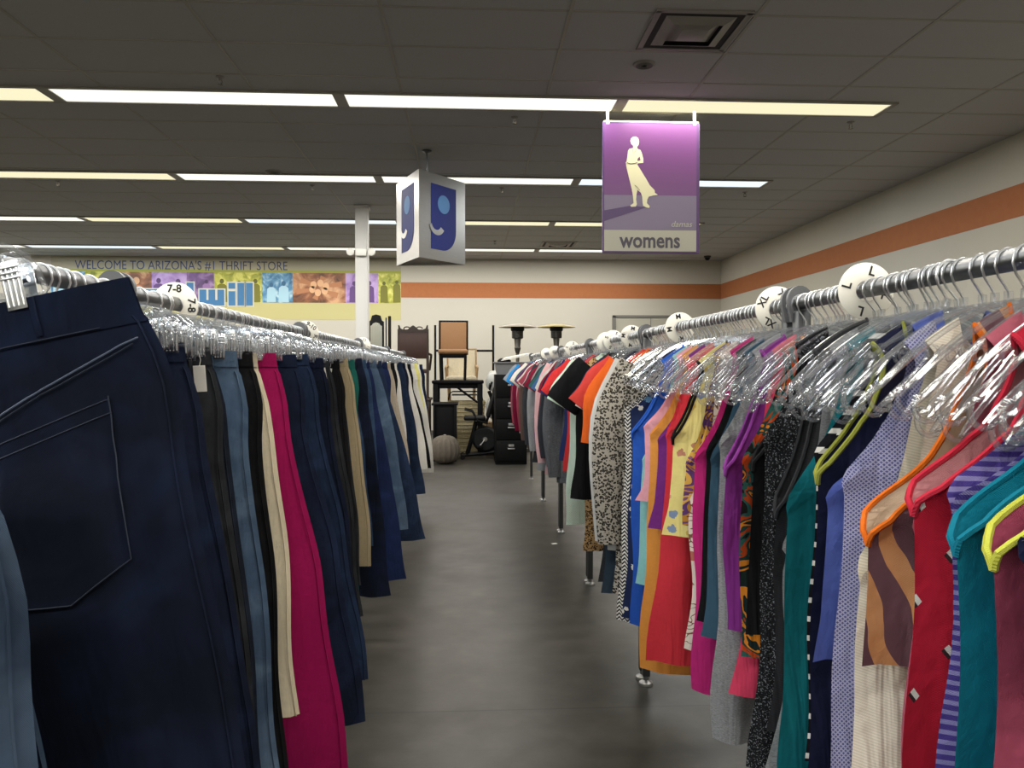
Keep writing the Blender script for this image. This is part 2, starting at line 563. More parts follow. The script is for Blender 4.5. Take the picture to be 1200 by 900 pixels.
def sleeve_mb(path, w, t, seed=0, puff=0.0, n=12, fold=0.004):
    rn = random.Random(seed)
    ph = 2.5 * math.sin(1.7 * HANG['Y'])
    t = [min(q, HANG['gap'] * 0.40) for q in t]
    P = [Vector((p[0], 0, p[1])) for p in path]
    M = 11
    pts = []
    for i in range(M):
        f = i / (M - 1) * (len(P) - 1)
        k = min(int(f), len(P) - 2)
        pts.append(P[k].lerp(P[k + 1], f - k))
    for _ in range(2):
        pts = [pts[0]] + [pts[i - 1] * 0.25 + pts[i] * 0.5 + pts[i + 1] * 0.25 for i in range(1, M - 1)] + [pts[-1]]
    G = []
    for i, p in enumerate(pts):
        d = (pts[min(i + 1, M - 1)] - pts[max(i - 1, 0)]).normalized()
        nrm = Vector((-d.z, 0, d.x))
        f = i / (M - 1)
        ww = np.interp(f, np.linspace(0, 1, len(w)), w)
        th = np.interp(f, np.linspace(0, 1, len(t)), t)
        row = []
        for k in range(n + 1):
            a = 2 * PI * k / n
            y = th * math.sin(a) + fold * f * math.sin(ww * 60 * math.cos(a) + ph + 7 * f)
            q = p + nrm * (ww * math.cos(a) * (1 + 0.05 * math.sin(9 * f + ph))) + Vector((0, y, 0))
            row.append(tuple(q))
        G.append(row)
    return MB().grid(G)

def pants_cloth(hem, waist=0.185, hip=0.235, hemw=0.36, crotch=-0.40, seed=0, fold=0.008, t=0.028, gap=0.12, top=-0.112, twist=0.0, **kw):
    z = rows(top, top - 0.055, hem, 6, 27)
    L = hem - top
    xo = smooth_interp(z, [top, top - 0.05, top - 0.11, top - 0.22, top + L * 0.5, hem], [waist, waist + 0.006, waist + 0.03, hip, hip + (hemw - hip) * 0.5, hemw], 1)
    xi = smooth_interp(z, [top, crotch, crotch - 0.04, top + L * 0.6, hem], [0, 0, 0.006, gap * 0.55, gap], 1)
    xi[z > crotch + 0.005] = 0
    ic = np.where(xi > 0.0015, 1.0, 0.0)
    tt = smooth_interp(z, [top, top - 0.04, top - 0.12, top - 0.25, hem], [0.009, 0.011, 0.02, t, t * 0.85], 1)
    return Cloth(z, xi, xi, xo, tt, np.ones(len(z)), ic, None, fold=fold, seed=seed, n=8, twist=twist, **kw)

# ------------------------------------------------------------------ hangers
def top_hanger_data():
    up, lo = [], []
    for i in range(17):
        x = 0.2 * i / 16
        up.append((x, -0.060 - drop(x)))
    for i in range(17):
        x = 0.196 - 0.19 * i / 16
        notch = 0.013 * math.exp(-((x - 0.115) / 0.012) ** 2)
        lo.append((x, -0.060 - drop(x) - 0.036 + 0.004 * (x / 0.2) + notch))
    tip = []
    cx, cz = 0.197, -0.060 - drop(0.198) - 0.016
    for k in range(1, 8):
        a = R(70 - k * 30)
        tip.append((cx + 0.019 * math.cos(a), cz + 0.020 * math.sin(a)))
    half = up + tip + lo
    outline = [(x, 0, z) for x, z in half] + [(-x, 0, z) for x, z in reversed(half)][1:-1]
    m = MB()
    m.tube(outline, 0.0038, 6, closed=True, mi=0)
    for s_ in (-1, 1):
        for y in (-0.0009, 0.0009):
            G = [[(s_ * u[0], y, u[1]) for u in up], [(s_ * q[0], y, q[1]) for q in reversed(lo)]]
            m.grid(G, mi=1)
        # curled strap notch on the shoulder
        cn = [(s_ * (0.128 + 0.008 * math.cos(R(a))), 0, -0.060 - drop(0.125) - 0.020 + 0.009 * math.sin(R(a))) for a in range(-60, 241, 30)]
        m.tube(cn, 0.0026, 5, mi=0)
    m.cyl((0, 0, -0.066), (0, 0, -0.044), 0.0062, 8, mi=0)
    return m.mesh('hanger body', [CLEAR, FILM])

def hook_data(s_):
    pts = [(0, 0, -0.056), (0, 0, -0.046), (s_ * -0.006, 0, -0.036), (s_ * -0.016, 0, -0.022), (s_ * -0.0205, 0, -0.008)]
    for a in range(165, -31, -15):
        pts.append((s_ * 0.0195 * math.cos(R(a)), 0, -0.0015 + 0.0195 * math.sin(R(a))))
    return MB().tube(pts, 0.0019, 5).mesh('hanger hook', CHROME)

def pants_hanger_data():
    half = [(0.0, -0.048), (0.03, -0.047), (0.085, -0.045), (0.120, -0.046), (0.145, -0.053), (0.163, -0.068), (0.173, -0.088), (0.177, -0.112), (0.174, -0.118), (0.112, -0.116), (0.106, -0.108), (0.098, -0.088), (0.03, -0.078), (0.0, -0.078)]
    outline = [(x, 0, z) for x, z in half] + [(-x, 0, z) for x, z in reversed(half)][1:-1]
    m = MB()
    m.tube(outline, 0.0036, 6, closed=True)
    for s_ in (-1, 1):
        top = [(0.0, -0.048), (0.03, -0.047), (0.085, -0.045), (0.120, -0.046), (0.145, -0.053), (0.163, -0.068), (0.173, -0.088)]
        bot = [(0.0, -0.078), (0.03, -0.078), (0.098, -0.088), (0.110, -0.114), (0.14, -0.116), (0.16, -0.117), (0.175, -0.114)]
        for y in (-0.001, 0.001):
            m.grid([[(s_ * a, y, b) for a, b in top], [(s_ * a, y, b) for a, b in bot]], mi=1)
        m.tube([(s_ * (0.140 + 0.022 * math.cos(R(a))), 0, -0.088 + 0.026 * math.sin(R(a))) for a in range(0, 181, 20)], 0.0028, 5)
        m.tube([(s_ * 0.04, 0, -0.063), (s_ * 0.11, 0, -0.062)], 0.0026, 5)
    m.cyl((0, 0, -0.056), (0, 0, -0.040), 0.0062, 8)
    return m.mesh('clip hanger body', [CLEAR, FILM])

def clip_data(s_):
    m = MB()
    x = s_ * 0.148
    for y in (-1, 1):
        m.rbox((x, y * 0.0135, -0.103), (0.024, 0.0016, 0.058), 0.0006)
        for k in range(4):
            m.cyl((x - 0.009 + 0.006 * k, y * 0.0150, -0.080), (x - 0.009 + 0.006 * k, y * 0.0150, -0.128), 0.0016, 6)
        for k in range(3):
            m.rbox((x, y * 0.0155, -0.082 - 0.0065 * k), (0.023, 0.003, 0.0028), 0.0008)
    m.cyl((x - 0.012, 0, -0.096), (x + 0.012, 0, -0.096), 0.004, 8)
    return m.mesh('hanger clip', CLIPSTEEL)

TOPH = top_hanger_data()
PANTH = pants_hanger_data()
HOOK = {1: hook_data(1), -1: hook_data(-1)}
CLIPS = {1: clip_data(1), -1: clip_data(-1)}

RAIL_Z = EYE + 0.156
XR, XL = 0.78, -0.71

def hanger(kind, x, y, side, label, rz, ry=0.0, group=None, sz=1.0, z=RAIL_Z):
    """side +1: the rail on the right (hook stem towards the aisle, -x)"""
    o = link('clothes_hanger' if kind == 'top' else 'clip_hanger', TOPH if kind == 'top' else PANTH)
    o.location = (x, y, z); o.rotation_euler = (0, ry, rz); o.scale = (1, 1, sz)
    link('hook', HOOK[side], o)
    if kind != 'top':
        link('clip', CLIPS[1], o); link('clip', CLIPS[-1], o)
    return tag(o, label, 'hanger', group)

# ------------------------------------------------------------------ price tag
def price_tag(parent, x, z, cl, size=(0.034, 0.06), tilt=0.0, y=-0.012):
    p = cl.on_front(x, z, 0.004)
    m = MB().rbox((0, 0, -size[1] / 2), (size[0], 0.0008, size[1]), 0.0003, seg=1)
    m.tube([(0, 0, -0.005), (0.004, 0.002, 0.012), (0, 0.004, 0.03)], 0.0006, 4)
    m.xform(Matrix.Translation(p + Vector((0, y, 0))) @ Matrix.Rotation(tilt, 4, 'Y') @ Matrix.Rotation(R(8), 4, 'X'))
    o = m.obj('price_tag', PAPER, parent)
    return o
# ------------------------------------------------------------------ room shell
ZC = 3.71
corner = at_z(845, 305.5, ZC)
D, XW = corner.y, corner.x
X0, Y0 = -13.0, -5.0

def wall_mat():
    t = NT('painted drywall')
    t.base(t.mix(t.noise(1.2, 4), rgb('#b4b0a4'), rgb('#bdb9ad')))
    t.rough(0.85); t.b.inputs['Specular IOR Level'].default_value = 0.2
    t.bump(t.noise(180, 3), 0.12, 0.002)
    return t.m
WALL = wall_mat()
def floor_mat():
    t = NT('dark polished concrete')
    a = t.mix(t.ramp(t.noise(0.9, 6, dist=0.4), [(0.3, (0, 0, 0, 1)), (0.7, (1, 1, 1, 1))]), rgb('#2a2823'), rgb('#35322d'))
    b = t.mix(t.ramp(t.noise(7, 6), [(0.45, (0, 0, 0, 1)), (0.8, (1, 1, 1, 1))]), a, rgb('#3f3c36'))
    # scuffs drawn out along the aisle
    mp = t.n('ShaderNodeMapping'); mp.inputs['Scale'].default_value = (1.2, 14, 1)
    t.l(t.coords(), mp.inputs[0])
    c_ = t.mix(t.ramp(t.noise(2.2, 5, mp.outputs[0]), [(0.5, (0, 0, 0, 1)), (0.85, (0.6, 0.6, 0.6, 1))]), b, rgb('#2a2825'))
    # saw-cut joints
    sp = t.n('ShaderNodeSeparateXYZ'); t.l(t.coords(), sp.inputs[0])
    j = t.math('LESS_THAN', t.math('FRACT', t.math('ADD', t.math('MULTIPLY', sp.outputs[1], 1 / 3.6), 0.12)), 0.0022)
    t.base(t.mix(j, c_, rgb('#1c1a18')))
    rr = t.math('MULTIPLY_ADD', t.noise(3, 5), 0.25, 0.30)
    t.l(rr, t.b.inputs['Roughness'])
    t.b.inputs['Specular IOR Level'].default_value = 0.35
    t.bump(t.noise(60, 4), 0.08, 0.003)
    return t.m
FLOOR = floor_mat()
def ceil_mat():
    t = NT('acoustic ceiling tile')
    sp = t.vor(160)
    t.base(t.mix(t.math('LESS_THAN', sp, 0.18), rgb('#b7b9bb'), rgb('#a1a3a5')))
    t.rough(0.95); t.b.inputs['Specular IOR Level'].default_value = 0.1
    t.bump(t.noise(90, 4), 0.25, 0.003)
    return t.m
CEIL = ceil_mat()
GRIDM = plain('ceiling grid bar', '#a3a19b', 0.6)

struct(MB().box(((X0 + XW) / 2, (Y0 + D) / 2, -0.05), (XW - X0 + 0.4, D - Y0 + 0.4, 0.1)).obj('floor', FLOOR, smooth=False))
ceiling = struct(MB().box(((X0 + XW) / 2, (Y0 + D) / 2, ZC + 0.05), (XW - X0 + 0.4, D - Y0 + 0.4, 0.1)).obj('ceiling', CEIL, smooth=False))
struct(MB().box(((X0 + XW) / 2, D + 0.1, ZC / 2), (XW - X0 + 0.4, 0.2, ZC)).obj('wall_back', WALL, smooth=False))
struct(MB().box(((X0 + XW) / 2, Y0 - 0.1, ZC / 2), (XW - X0 + 0.4, 0.2, ZC)).obj('wall_front', WALL, smooth=False))
struct(MB().box((XW + 0.1, (Y0 + D) / 2, ZC / 2), (0.2, D - Y0, ZC)).obj('wall_right', WALL, smooth=False))
struct(MB().box((X0 - 0.1, (Y0 + D) / 2, ZC / 2), (0.2, D - Y0, ZC)).obj('wall_left', WALL, smooth=False))
g = MB()
gx = at_z(485, 167, ZC).x
k = math.ceil((X0 - gx) / 1.22)
x = gx + 1.22 * k
while x < XW:
    g.box((x, (Y0 + D) / 2, ZC - 0.002), (0.024, D - Y0, 0.005)); x += 1.22
y = Y0 + 0.3
while y < D:
    g.box(((X0 + XW) / 2, y, ZC - 0.0015), (XW - X0, 0.024, 0.004)); y += 0.61
g.obj('grid', GRIDM, ceiling, smooth=False)
# orange band round the walls
ORANGE = NT('orange wall band')
ORANGE.base(ORANGE.mix(ORANGE.noise(14, 5), rgb('#9a5c34'), rgb('#a6673c'))); ORANGE.rough(0.8)
bz1, bz0 = at(843, 333, D).z, at(843, 350.5, D).z
mural_r = at(470, 340, D).x
struct(MB().box(((mural_r + XW) / 2, D - 0.002, (bz0 + bz1) / 2), (XW - mural_r, 0.004, bz1 - bz0)).obj('trim_1', ORANGE.m, smooth=False))
struct(MB().box((XW - 0.002, (Y0 + D) / 2, (bz0 + bz1) / 2), (0.004, D - Y0 - 0.01, bz1 - bz0)).obj('trim_2', ORANGE.m, smooth=False))
BASEM = plain('rubber baseboard', '#4a4744', 0.6)
struct(MB().box(((X0 + XW) / 2, D - 0.006, 0.05), (XW - X0, 0.012, 0.10)).obj('baseboard_back', BASEM, smooth=False))
struct(MB().box((XW - 0.006, (Y0 + D) / 2, 0.05), (0.012, D - Y0 - 0.03, 0.10)).obj('baseboard_right', BASEM, smooth=False))
# double door on the back wall
d0, d1 = at(721, 372, D), at(803, 372, D)
dh = d0.z
DOORG = plain('door paint grey', '#a8a698', 0.6)
door = struct(MB().box(((d0.x + d1.x) / 2, D - 0.02, dh / 2), (d1.x - d0.x, 0.04, dh)).obj('door_1', DOORG, smooth=False))
fm = MB()
fm.box((d0.x - 0.03, D - 0.03, dh / 2), (0.07, 0.06, dh + 0.06)); fm.box((d1.x + 0.03, D - 0.03, dh / 2), (0.07, 0.06, dh + 0.06))
fm.box(((d0.x + d1.x) / 2, D - 0.03, dh + 0.02), (d1.x - d0.x + 0.12, 0.06, 0.05))
fm.obj('door_frame', plain('door frame grey', '#6b6a64', 0.5), door, smooth=False)
MB().box(((d0.x + d1.x) / 2, D - 0.043, dh / 2), (0.012, 0.006, dh - 0.02)).obj('meeting_stile', plain('door frame grey', '#6b6a64'), door, smooth=False)

# ------------------------------------------------------------------ ceiling lights
def lens(name, col, strength):
    t = NT(name)
    x_ = t.n('ShaderNodeEmission')
    sp = t.n('ShaderNodeSeparateXYZ'); t.l(t.coords(), sp.inputs[0])
    pr = t.math('MULTIPLY_ADD', t.math('SINE', t.math('MULTIPLY', sp.outputs[0], 300)), 0.02, 1.0)
    x_.inputs[0].default_value = col
    t.l(t.math('MULTIPLY', pr, strength), x_.inputs[1])
    t.l(x_.outputs[0], t.out.inputs[0])
    return t.m
WARM = lens('warm lit lens', (1.0, 0.93, 0.62, 1), 1.0)
COOL = lens('cool lit lens', (0.86, 0.95, 1.0, 1), 1.12)
NEUT = lens('neutral lit lens', (1.0, 1.0, 0.90, 1), 1.15)
FIXM = plain('light fixture enamel', '#8f8c84', 0.5)
XEND = at_z(1030, 134, ZC).x
ROWY = [at_z(560, 118.7, ZC).y]
r4 = at_z(400, 290, ZC).y
PITCHY = (at_z(330, 290.2, ZC).y - at_z(330, 114, ZC).y) / 3
SEG = (at_z(1030, 134, ZC).x - at_z(722, 129, ZC).x)
LIGHT_W = 58.0
lamp_data = {}
for nm, c in (('w', (1.0, 0.93, 0.82)), ('n', (1.0, 0.97, 0.92)), ('c', (0.90, 0.96, 1.0))):
    a = bpy.data.lights.new('fluorescent tubes', 'AREA')
    a.shape = 'RECTANGLE'; a.size = SEG - 0.12; a.size_y = 0.26
    a.color = c; a.energy = LIGHT_W
    lamp_data[nm] = a
ROWNAME = {0: 'nearest visible', 1: 'second', 2: 'third', 3: 'farthest'}
ORD = ['first', 'second', 'third', 'fourth', 'fifth', 'sixth', 'seventh', 'eighth']
TINT = {0: 'wnnw', 1: 'cnnwww', 2: 'wwcwnw', 3: 'nnnwcn'}
fr_mesh = None
lens_mesh = {}
def fixture_meshes():
    f = MB()
    L, W = SEG, 0.34
    f.box((0, -W / 2, -0.009), (L, 0.03, 0.018)); f.box((0, W / 2, -0.009), (L, 0.03, 0.018))
    f.box((-L / 2 + 0.025, 0, -0.009), (0.05, W, 0.018)); f.box((L / 2 - 0.025, 0, -0.009), (0.05, W, 0.018))
    a = f.mesh('fixture frame', FIXM, smooth=False)
    d = {}
    for q, m_ in (('w', WARM), ('n', NEUT), ('c', COOL)):
        d[q] = MB().box((0, 0, -0.007), (L - 0.09, W - 0.03, 0.010)).mesh('fixture lens', m_, smooth=False)
    return a, d
fr_mesh, lens_mesh = fixture_meshes()
for rr in range(-4, 4):
    y = ROWY[0] + PITCHY * rr
    if y < Y0 + 0.5: continue
    for sgm in range(6 if rr < 2 else 7):
        xc = XEND - SEG * (sgm + 0.5)
        tint = (TINT.get(rr, 'nwcnwn') + 'nwnwnw')[sgm]
        tone = {'w': 'warm white', 'n': 'neutral white', 'c': 'cool white'}[tint]
        if rr in ROWNAME:
            lab = f"{tone} fluorescent ceiling light, {ORD[sgm]} from the right in the {ROWNAME[rr]} row"
            grp = f'ceiling lights in the {ROWNAME[rr]} row'
        else:
            lab = f'{tone} recessed fluorescent ceiling light in the rows above the near racks'
            grp = 'ceiling lights above the near racks'
        t = thing('ceiling_light', (xc, y, ZC), lab, 'light', grp)
        link('frame', fr_mesh, t); link('diffuser', lens_mesh[tint], t)
        lo = link('lamp', lamp_data[tint], t); lo.location = (0, 0, -0.016)
world = bpy.data.worlds.new('world'); scene.world = world
world.use_nodes = True
world.node_tree.nodes['Background'].inputs[0].default_value = (0.5, 0.5, 0.52, 1)
world.node_tree.nodes['Background'].inputs[1].default_value = 0.0

# ------------------------------------------------------------------ ceiling vents, sprinklers, speaker
VENTM = plain('vent enamel', '#8d8b86', 0.5); VENTD = plain('vent shadow gap', '#1a1a1a', 0.8)
def vent(c, size, label):
    t = thing('ceiling_vent', c, label, 'vent', None)
    h = size / 2
    MB().box((0, 0, -0.004), (size * 0.98, size * 0.98, 0.004)).obj('backing', VENTD, t, smooth=False)
    f = MB()
    f.box((0, -h, -0.006), (size + 0.04, 0.04, 0.012)); f.box((0, h, -0.006), (size + 0.04, 0.04, 0.012))
    f.box((-h, 0, -0.006), (0.04, size, 0.012)); f.box((h, 0, -0.006), (0.04, size, 0.012))
    f.obj('frame', VENTM, t, smooth=False)
    for k, q in enumerate((0.78, 0.52)):
        a = h * q; b = a - 0.07
        vs, fs = [], []
        for (r_, z_) in ((a, -0.008), (b, -0.035)):
            vs += [(-r_, -r_, z_), (r_, -r_, z_), (r_, r_, z_), (-r_, r_, z_)]
        fs = [(i, (i + 1) % 4, 4 + (i + 1) % 4, 4 + i) for i in range(4)]
        MB().add(vs, fs).obj('louver', VENTM, t, smooth=False)
    MB().rbox((0, 0, -0.03), (h * 0.62, h * 0.62, 0.012), 0.004).obj('centre_plate', VENTM, t)
vent(at_z(811, 36, ZC), 0.60, 'large square grey ceiling air vent above the womens sign')
vent(at_z(654, 286, ZC), 0.60, 'small distant square ceiling air vent left of the womens sign')
def disc(px, py, r_, label, name, cat):
    t = thing(name, at_z(px, py, ZC), label, cat)
    MB().lathe([(r_, 0), (r_, -0.006), (r_ * 0.85, -0.014), (r_ * 0.55, -0.016), (0, -0.016)]).obj('rim', VENTM, t)
    m = MB()
    for q in (0.25, 0.45, 0.65):
        m.lathe([(r_ * q, -0.016), (r_ * q + 0.006, -0.019), (r_ * q + 0.012, -0.016)], n=20)
    m.obj('grille', plain('vent ring', '#6d6b67', 0.5), t)
disc(755, 75, 0.085, 'round grey ceiling speaker between the large vent and the light row', 'ceiling_speaker', 'speaker')
disc(321, 201, 0.10, 'round pale ceiling disc above the second light row left of the blue sign', 'ceiling_speaker', 'speaker')
def sprinkler(px, py, label):
    t = thing('sprinkler_head', at_z(px, py, ZC), label, 'sprinkler', None)
    MB().lathe([(0.035, 0), (0.035, -0.004), (0.014, -0.012), (0.012, -0.03), (0, -0.03)], n=16).obj('escutcheon', VENTM, t)
    m = MB().tube([(-0.012, 0, -0.028), (-0.016, 0, -0.045), (0, 0, -0.06), (0.016, 0, -0.045), (0.012, 0, -0.028)], 0.003, 5)
    m.lathe([(0, -0.058), (0.02, -0.06), (0.02, -0.063), (0, -0.064)], n=14)
    m.obj('deflector', plain('sprinkler brass', '#5a564c', 0.4, 0.8), t)
for px, py, lb in ((258, 90, 'sprinkler head above the long white light at upper left'),
                   (603, 137, 'sprinkler head below the nearest light row, left of the womens sign'),
                   (997, 143, 'sprinkler head below the right end of the nearest light row'),
                   (873, 225, 'sprinkler head right of the womens sign below the second light row'),
                   (366, 217, 'sprinkler head below the second light row, left of the column'),
                   (588, 220, 'sprinkler head below the second light row, right of the blue sign'),
                   (68, 212, 'sprinkler head at far left below the second light row'),
                   (580, 282, 'distant sprinkler head below the third light row, right of the blue sign')):
    sprinkler(px, py, lb)
c = at_z(829, 300, ZC)
t = thing('security_camera', c, 'small dark dome camera at the back right corner of the ceiling', 'camera')
MB().lathe([(0.07, 0), (0.07, -0.03), (0.055, -0.035)], n=20).obj('base', plain('camera base', '#3a3a3a', 0.5), t)
MB().lathe([(0.055, -0.034), (0.05, -0.06), (0.03, -0.085), (0, -0.092)], n=20).obj('dome', BLACKP, t)

# ------------------------------------------------------------------ column and emergency light
cy = at_z(424, 241, ZC).y
cx = at(424.5, 300, cy).x
COLM = plain('white painted column', '#c9c8c4', 0.6)
colm = struct(MB().rbox((cx, cy, ZC / 2), (0.175, 0.175, ZC - 0.002), 0.012).obj('column', COLM))
MB().rbox((cx, cy, ZC - 0.03), (0.21, 0.21, 0.05), 0.006).obj('collar', COLM, colm)
ez = at(424, 296, cy - 0.1).z
t = thing('emergency_light', (cx, cy - 0.0905, ez), 'white twin-head emergency light on the square column', 'emergency light')
MB().rbox((0, -0.03, 0.0), (0.15, 0.055, 0.10), 0.012).obj('housing', WHITEP, t)
for sx in (-1, 1):
    m = MB().lathe([(0.0, 0.03), (0.035, 0.03), (0.052, 0.0), (0.054, -0.03), (0.044, -0.034), (0, -0.03)], n=18, rot=Matrix.Rotation(R(90), 3, 'X') @ Matrix.Identity(3))
    m.xform(Matrix.Translation((sx * 0.155, -0.03, 0.005)) @ Matrix.Rotation(R(-sx * 20), 4, 'Z') @ Matrix.Rotation(R(180), 4, 'Z'))
    m.obj('lamp_head', WHITEP, t)

# ------------------------------------------------------------------ three-sided hanging logo sign
def brushed():
    t = NT('brushed aluminium')
    mp = t.n('ShaderNodeMapping'); mp.inputs['Scale'].default_value = (1, 1, 90)
    t.l(t.coords(), mp.inputs[0])
    nz = t.noise(9, 4, mp.outputs[0])
    t.base(t.mix(nz, rgb('#8e8c87'), rgb('#acaaa5')))
    t.b.inputs['Metallic'].default_value = 1.0
    t.l(t.math('MULTIPLY_ADD', nz, 0.15, 0.30), t.b.inputs['Roughness'])
    return t.m
ALU = brushed()
LOGOB = plain('logo blue', '#1d2766', 0.6, spec=0.2)
LOGOE = plain('logo pale blue', '#4f79a8', 0.6, spec=0.2)
gy = at_z(500.5, 176.5, ZC).y
gc = at(500.5, 300, gy)
Wd, Hh = 0.756, 0.885
gz_top = at(494, 197.5, gy - 0.436).z
t = thing('hanging_sign', (gc.x, gy, gz_top - Hh), 'three-sided brushed metal hanging sign with blue smiling face logo', 'sign', None, rz=R(-7.6))
Rr = Wd / math.sqrt(3)
V = [Vector((Rr * math.cos(R(a)), Rr * math.sin(R(a)), 0)) for a in (-90, 30, 150)]
m = MB()
m.add([(v.x, v.y, 0) for v in V] + [(v.x, v.y, Hh) for v in V], [(0, 1, 4, 3), (1, 2, 5, 4), (2, 0, 3, 5), (3, 4, 5)])
m.add([(v.x * 0.99, v.y * 0.99, 0.02) for v in V], [(2, 1, 0)])
m.obj('body', ALU, t, smooth=False)
MB().cyl((0, 0, Hh), (0, 0, ZC - (gz_top - Hh)), 0.012, 12).obj('drop_rod', STEEL, t)
MB().lathe([(0.05, ZC - gz_top + Hh), (0.05, ZC - gz_top + Hh - 0.012), (0.015, ZC - gz_top + Hh - 0.03)], n=18).obj('ceiling_flange', STEEL, t)
pan = [(0.25, 0.118), (0.785, 0.118), (0.785, 0.62)] + [(0.50 + 0.285 * math.cos(R(a)), 0.62 + 0.255 * math.sin(R(a))) for a in range(10, 91, 10)] + [(0.25, 0.875)]
smile = []
for k in range(13):
    a = R(168 - k * 11.5)
    smile.append((0.37 + 0.165 * math.cos(a), 0.575 + 0.135 * math.sin(a)))
smile2 = []
for k in range(13):
    a = R(168 - k * 11.5)
    smile2.append((0.355 + 0.105 * math.cos(a) , 0.565 + 0.085 * math.sin(a)))
sm = smile + smile2[::-1]
eye = [(0.51 + 0.128 * math.cos(R(a)), 0.335 + 0.108 * math.sin(R(a))) for a in range(0, 360, 15)]
for (a, b) in ((2, 0), (0, 1), (1, 2)):
    ax = (V[b] - V[a]).normalized()
    nrm = ax.cross(Vector((0, 0, 1))).normalized()
    M = Matrix(((ax.x, -nrm.x, 0, V[a].x), (ax.y, -nrm.y, 0, V[a].y), (0, 0, 1, 0), (0, 0, 0, 1)))
    def face(pts, d0, d1, name, mat):
        m = MB().prism([(u * Wd, (1 - v) * Hh) for u, v in pts], -d1, -d0)
        m.xform(M)
        return m.obj(name, mat, t, smooth=False)
    face(pan, 0.0, 0.004, 'logo_panel', LOGOB)
    face(eye, 0.003, 0.0065, 'logo_eye', LOGOE)
    face(sm, 0.003, 0.0068, 'logo_smile', ALU)

# ------------------------------------------------------------------ womens sign
sy = ROWY[0] + 0.12
a, b = at(706, 143, sy), at(819, 297.5, sy)
sw, sh = b.x - a.x, a.z - b.z
scx, scz = (a.x + b.x) / 2, b.z
t = thing('hanging_sign', (scx, sy, scz), 'purple womens department sign with pale standing woman silhouette', 'sign')
PUR = plain('sign purple', '#5c3064', 0.4); PURD = plain('sign dark purple', '#432656', 0.45); LIL = plain('sign lilac', '#6a6076', 0.45)
CREAM = plain('sign cream', '#cbc7a4', 0.5); GREYW = plain('sign pale grey', '#9c9b8c', 0.5); SHAD = plain('sign violet', '#422a56', 0.45)
TXT = plain('sign grey ink', '#3c3742', 0.5)
def ZP(px, py):   # sign artwork measured on the sign itself
    return ((px - 372.5) / 511 * sw, (800 - py) / 692 * sh)
MB().rbox((0, 0, sh / 2), (sw, 0.02, sh), 0.003).obj('frame', PURD, t, smooth=False)
pr = lambda pts, d0, d1: MB().prism([ZP(*p) for p in pts], -d1, -d0)
pr([(126, 116), (612, 116), (612, 493), (126, 493)], 0.009, 0.0115).obj('picture_field', PUR, t, smooth=False)
pr([(126, 493), (612, 493), (612, 676), (126, 676)], 0.009, 0.0115).obj('ground_field', LIL, t, smooth=False)
pr([(126, 677), (612, 677), (612, 789), (126, 789)], 0.009, 0.0115).obj('text_field', GREYW, t, smooth=False)
pr([(126, 575), (262, 549), (350, 556), (126, 632)], 0.0112, 0.0122).obj('figure_cast_shape', SHAD, t, smooth=False)
woman = [(265,195),(275,186),(290,184),(303,192),(308,210),(305,228),(297,238),(299,248),(315,255),(322,270),(330,300),(330,322),(305,325),(298,330),(320,365),(345,405),(365,440),(390,465),(392,480),(408,490),(385,493),(360,500),(352,515),(350,535),(365,550),(362,560),(345,556),(330,548),(327,530),(325,500),(318,480),(300,465),(295,490),(293,515),(297,540),(292,553),(268,555),(262,548),(280,535),(277,500),(270,460),(255,400),(243,350),(238,322),(243,315),(247,290),(250,260),(258,248),(277,245),(277,232),(266,222),(262,208)]
pr(woman, 0.0115, 0.0130).obj('figure', CREAM, t, smooth=False)
pr([(299, 302), (311, 288), (316, 309), (300, 313)], 0.0128, 0.0136).obj('figure_gap', PUR, t, smooth=False)
m = MB().tube([(ZP(x_, y_)[0], -0.0133, ZP(x_, y_)[1]) for x_, y_ in ((244, 321), (262, 328), (280, 326), (299, 320))], 0.0028, 5)
m.tube([(ZP(x_, y_)[0], -0.0133, ZP(x_, y_)[1]) for x_, y_ in ((274, 248), (277, 272), (288, 262), (294, 248))], 0.0018, 5)
m.tube([(ZP(x_, y_)[0], -0.0133, ZP(x_, y_)[1]) for x_, y_ in ((286, 440), (300, 452), (312, 466))], 0.0018, 5)
m.obj('figure_line', TXT, t)
p = ZP(368, 735)
text_on('womens', 0.19, TXT, 'lettering', t, (p[0], -0.0118, p[1]), width=320 / 511 * sw, bold=0.0045)
p = ZP(532, 645)
text_on('damas', 0.075, GREYW, 'lettering', t, (p[0], -0.0118, p[1]), width=110 / 511 * sw, shear=0.25)
for px in (144, 601):
    xx = ZP(px, 0)[0]
    m = MB().box((xx, 0, sh + (ZC - 0.018 - scz - sh) / 2), (0.022, 0.012, ZC - 0.018 - scz - sh))
    m.rbox((xx, 0, sh - 0.005), (0.03, 0.026, 0.03), 0.003)
    m.obj('hanger_strap', plain('sign clip cream', '#d8d3b0', 0.5), t)
MB().rbox((0, 0, sh + 0.006), (sw - 0.02, 0.024, 0.012), 0.002).obj('top_channel', plain('sign clip cream', '#d8d3b0', 0.5), t)

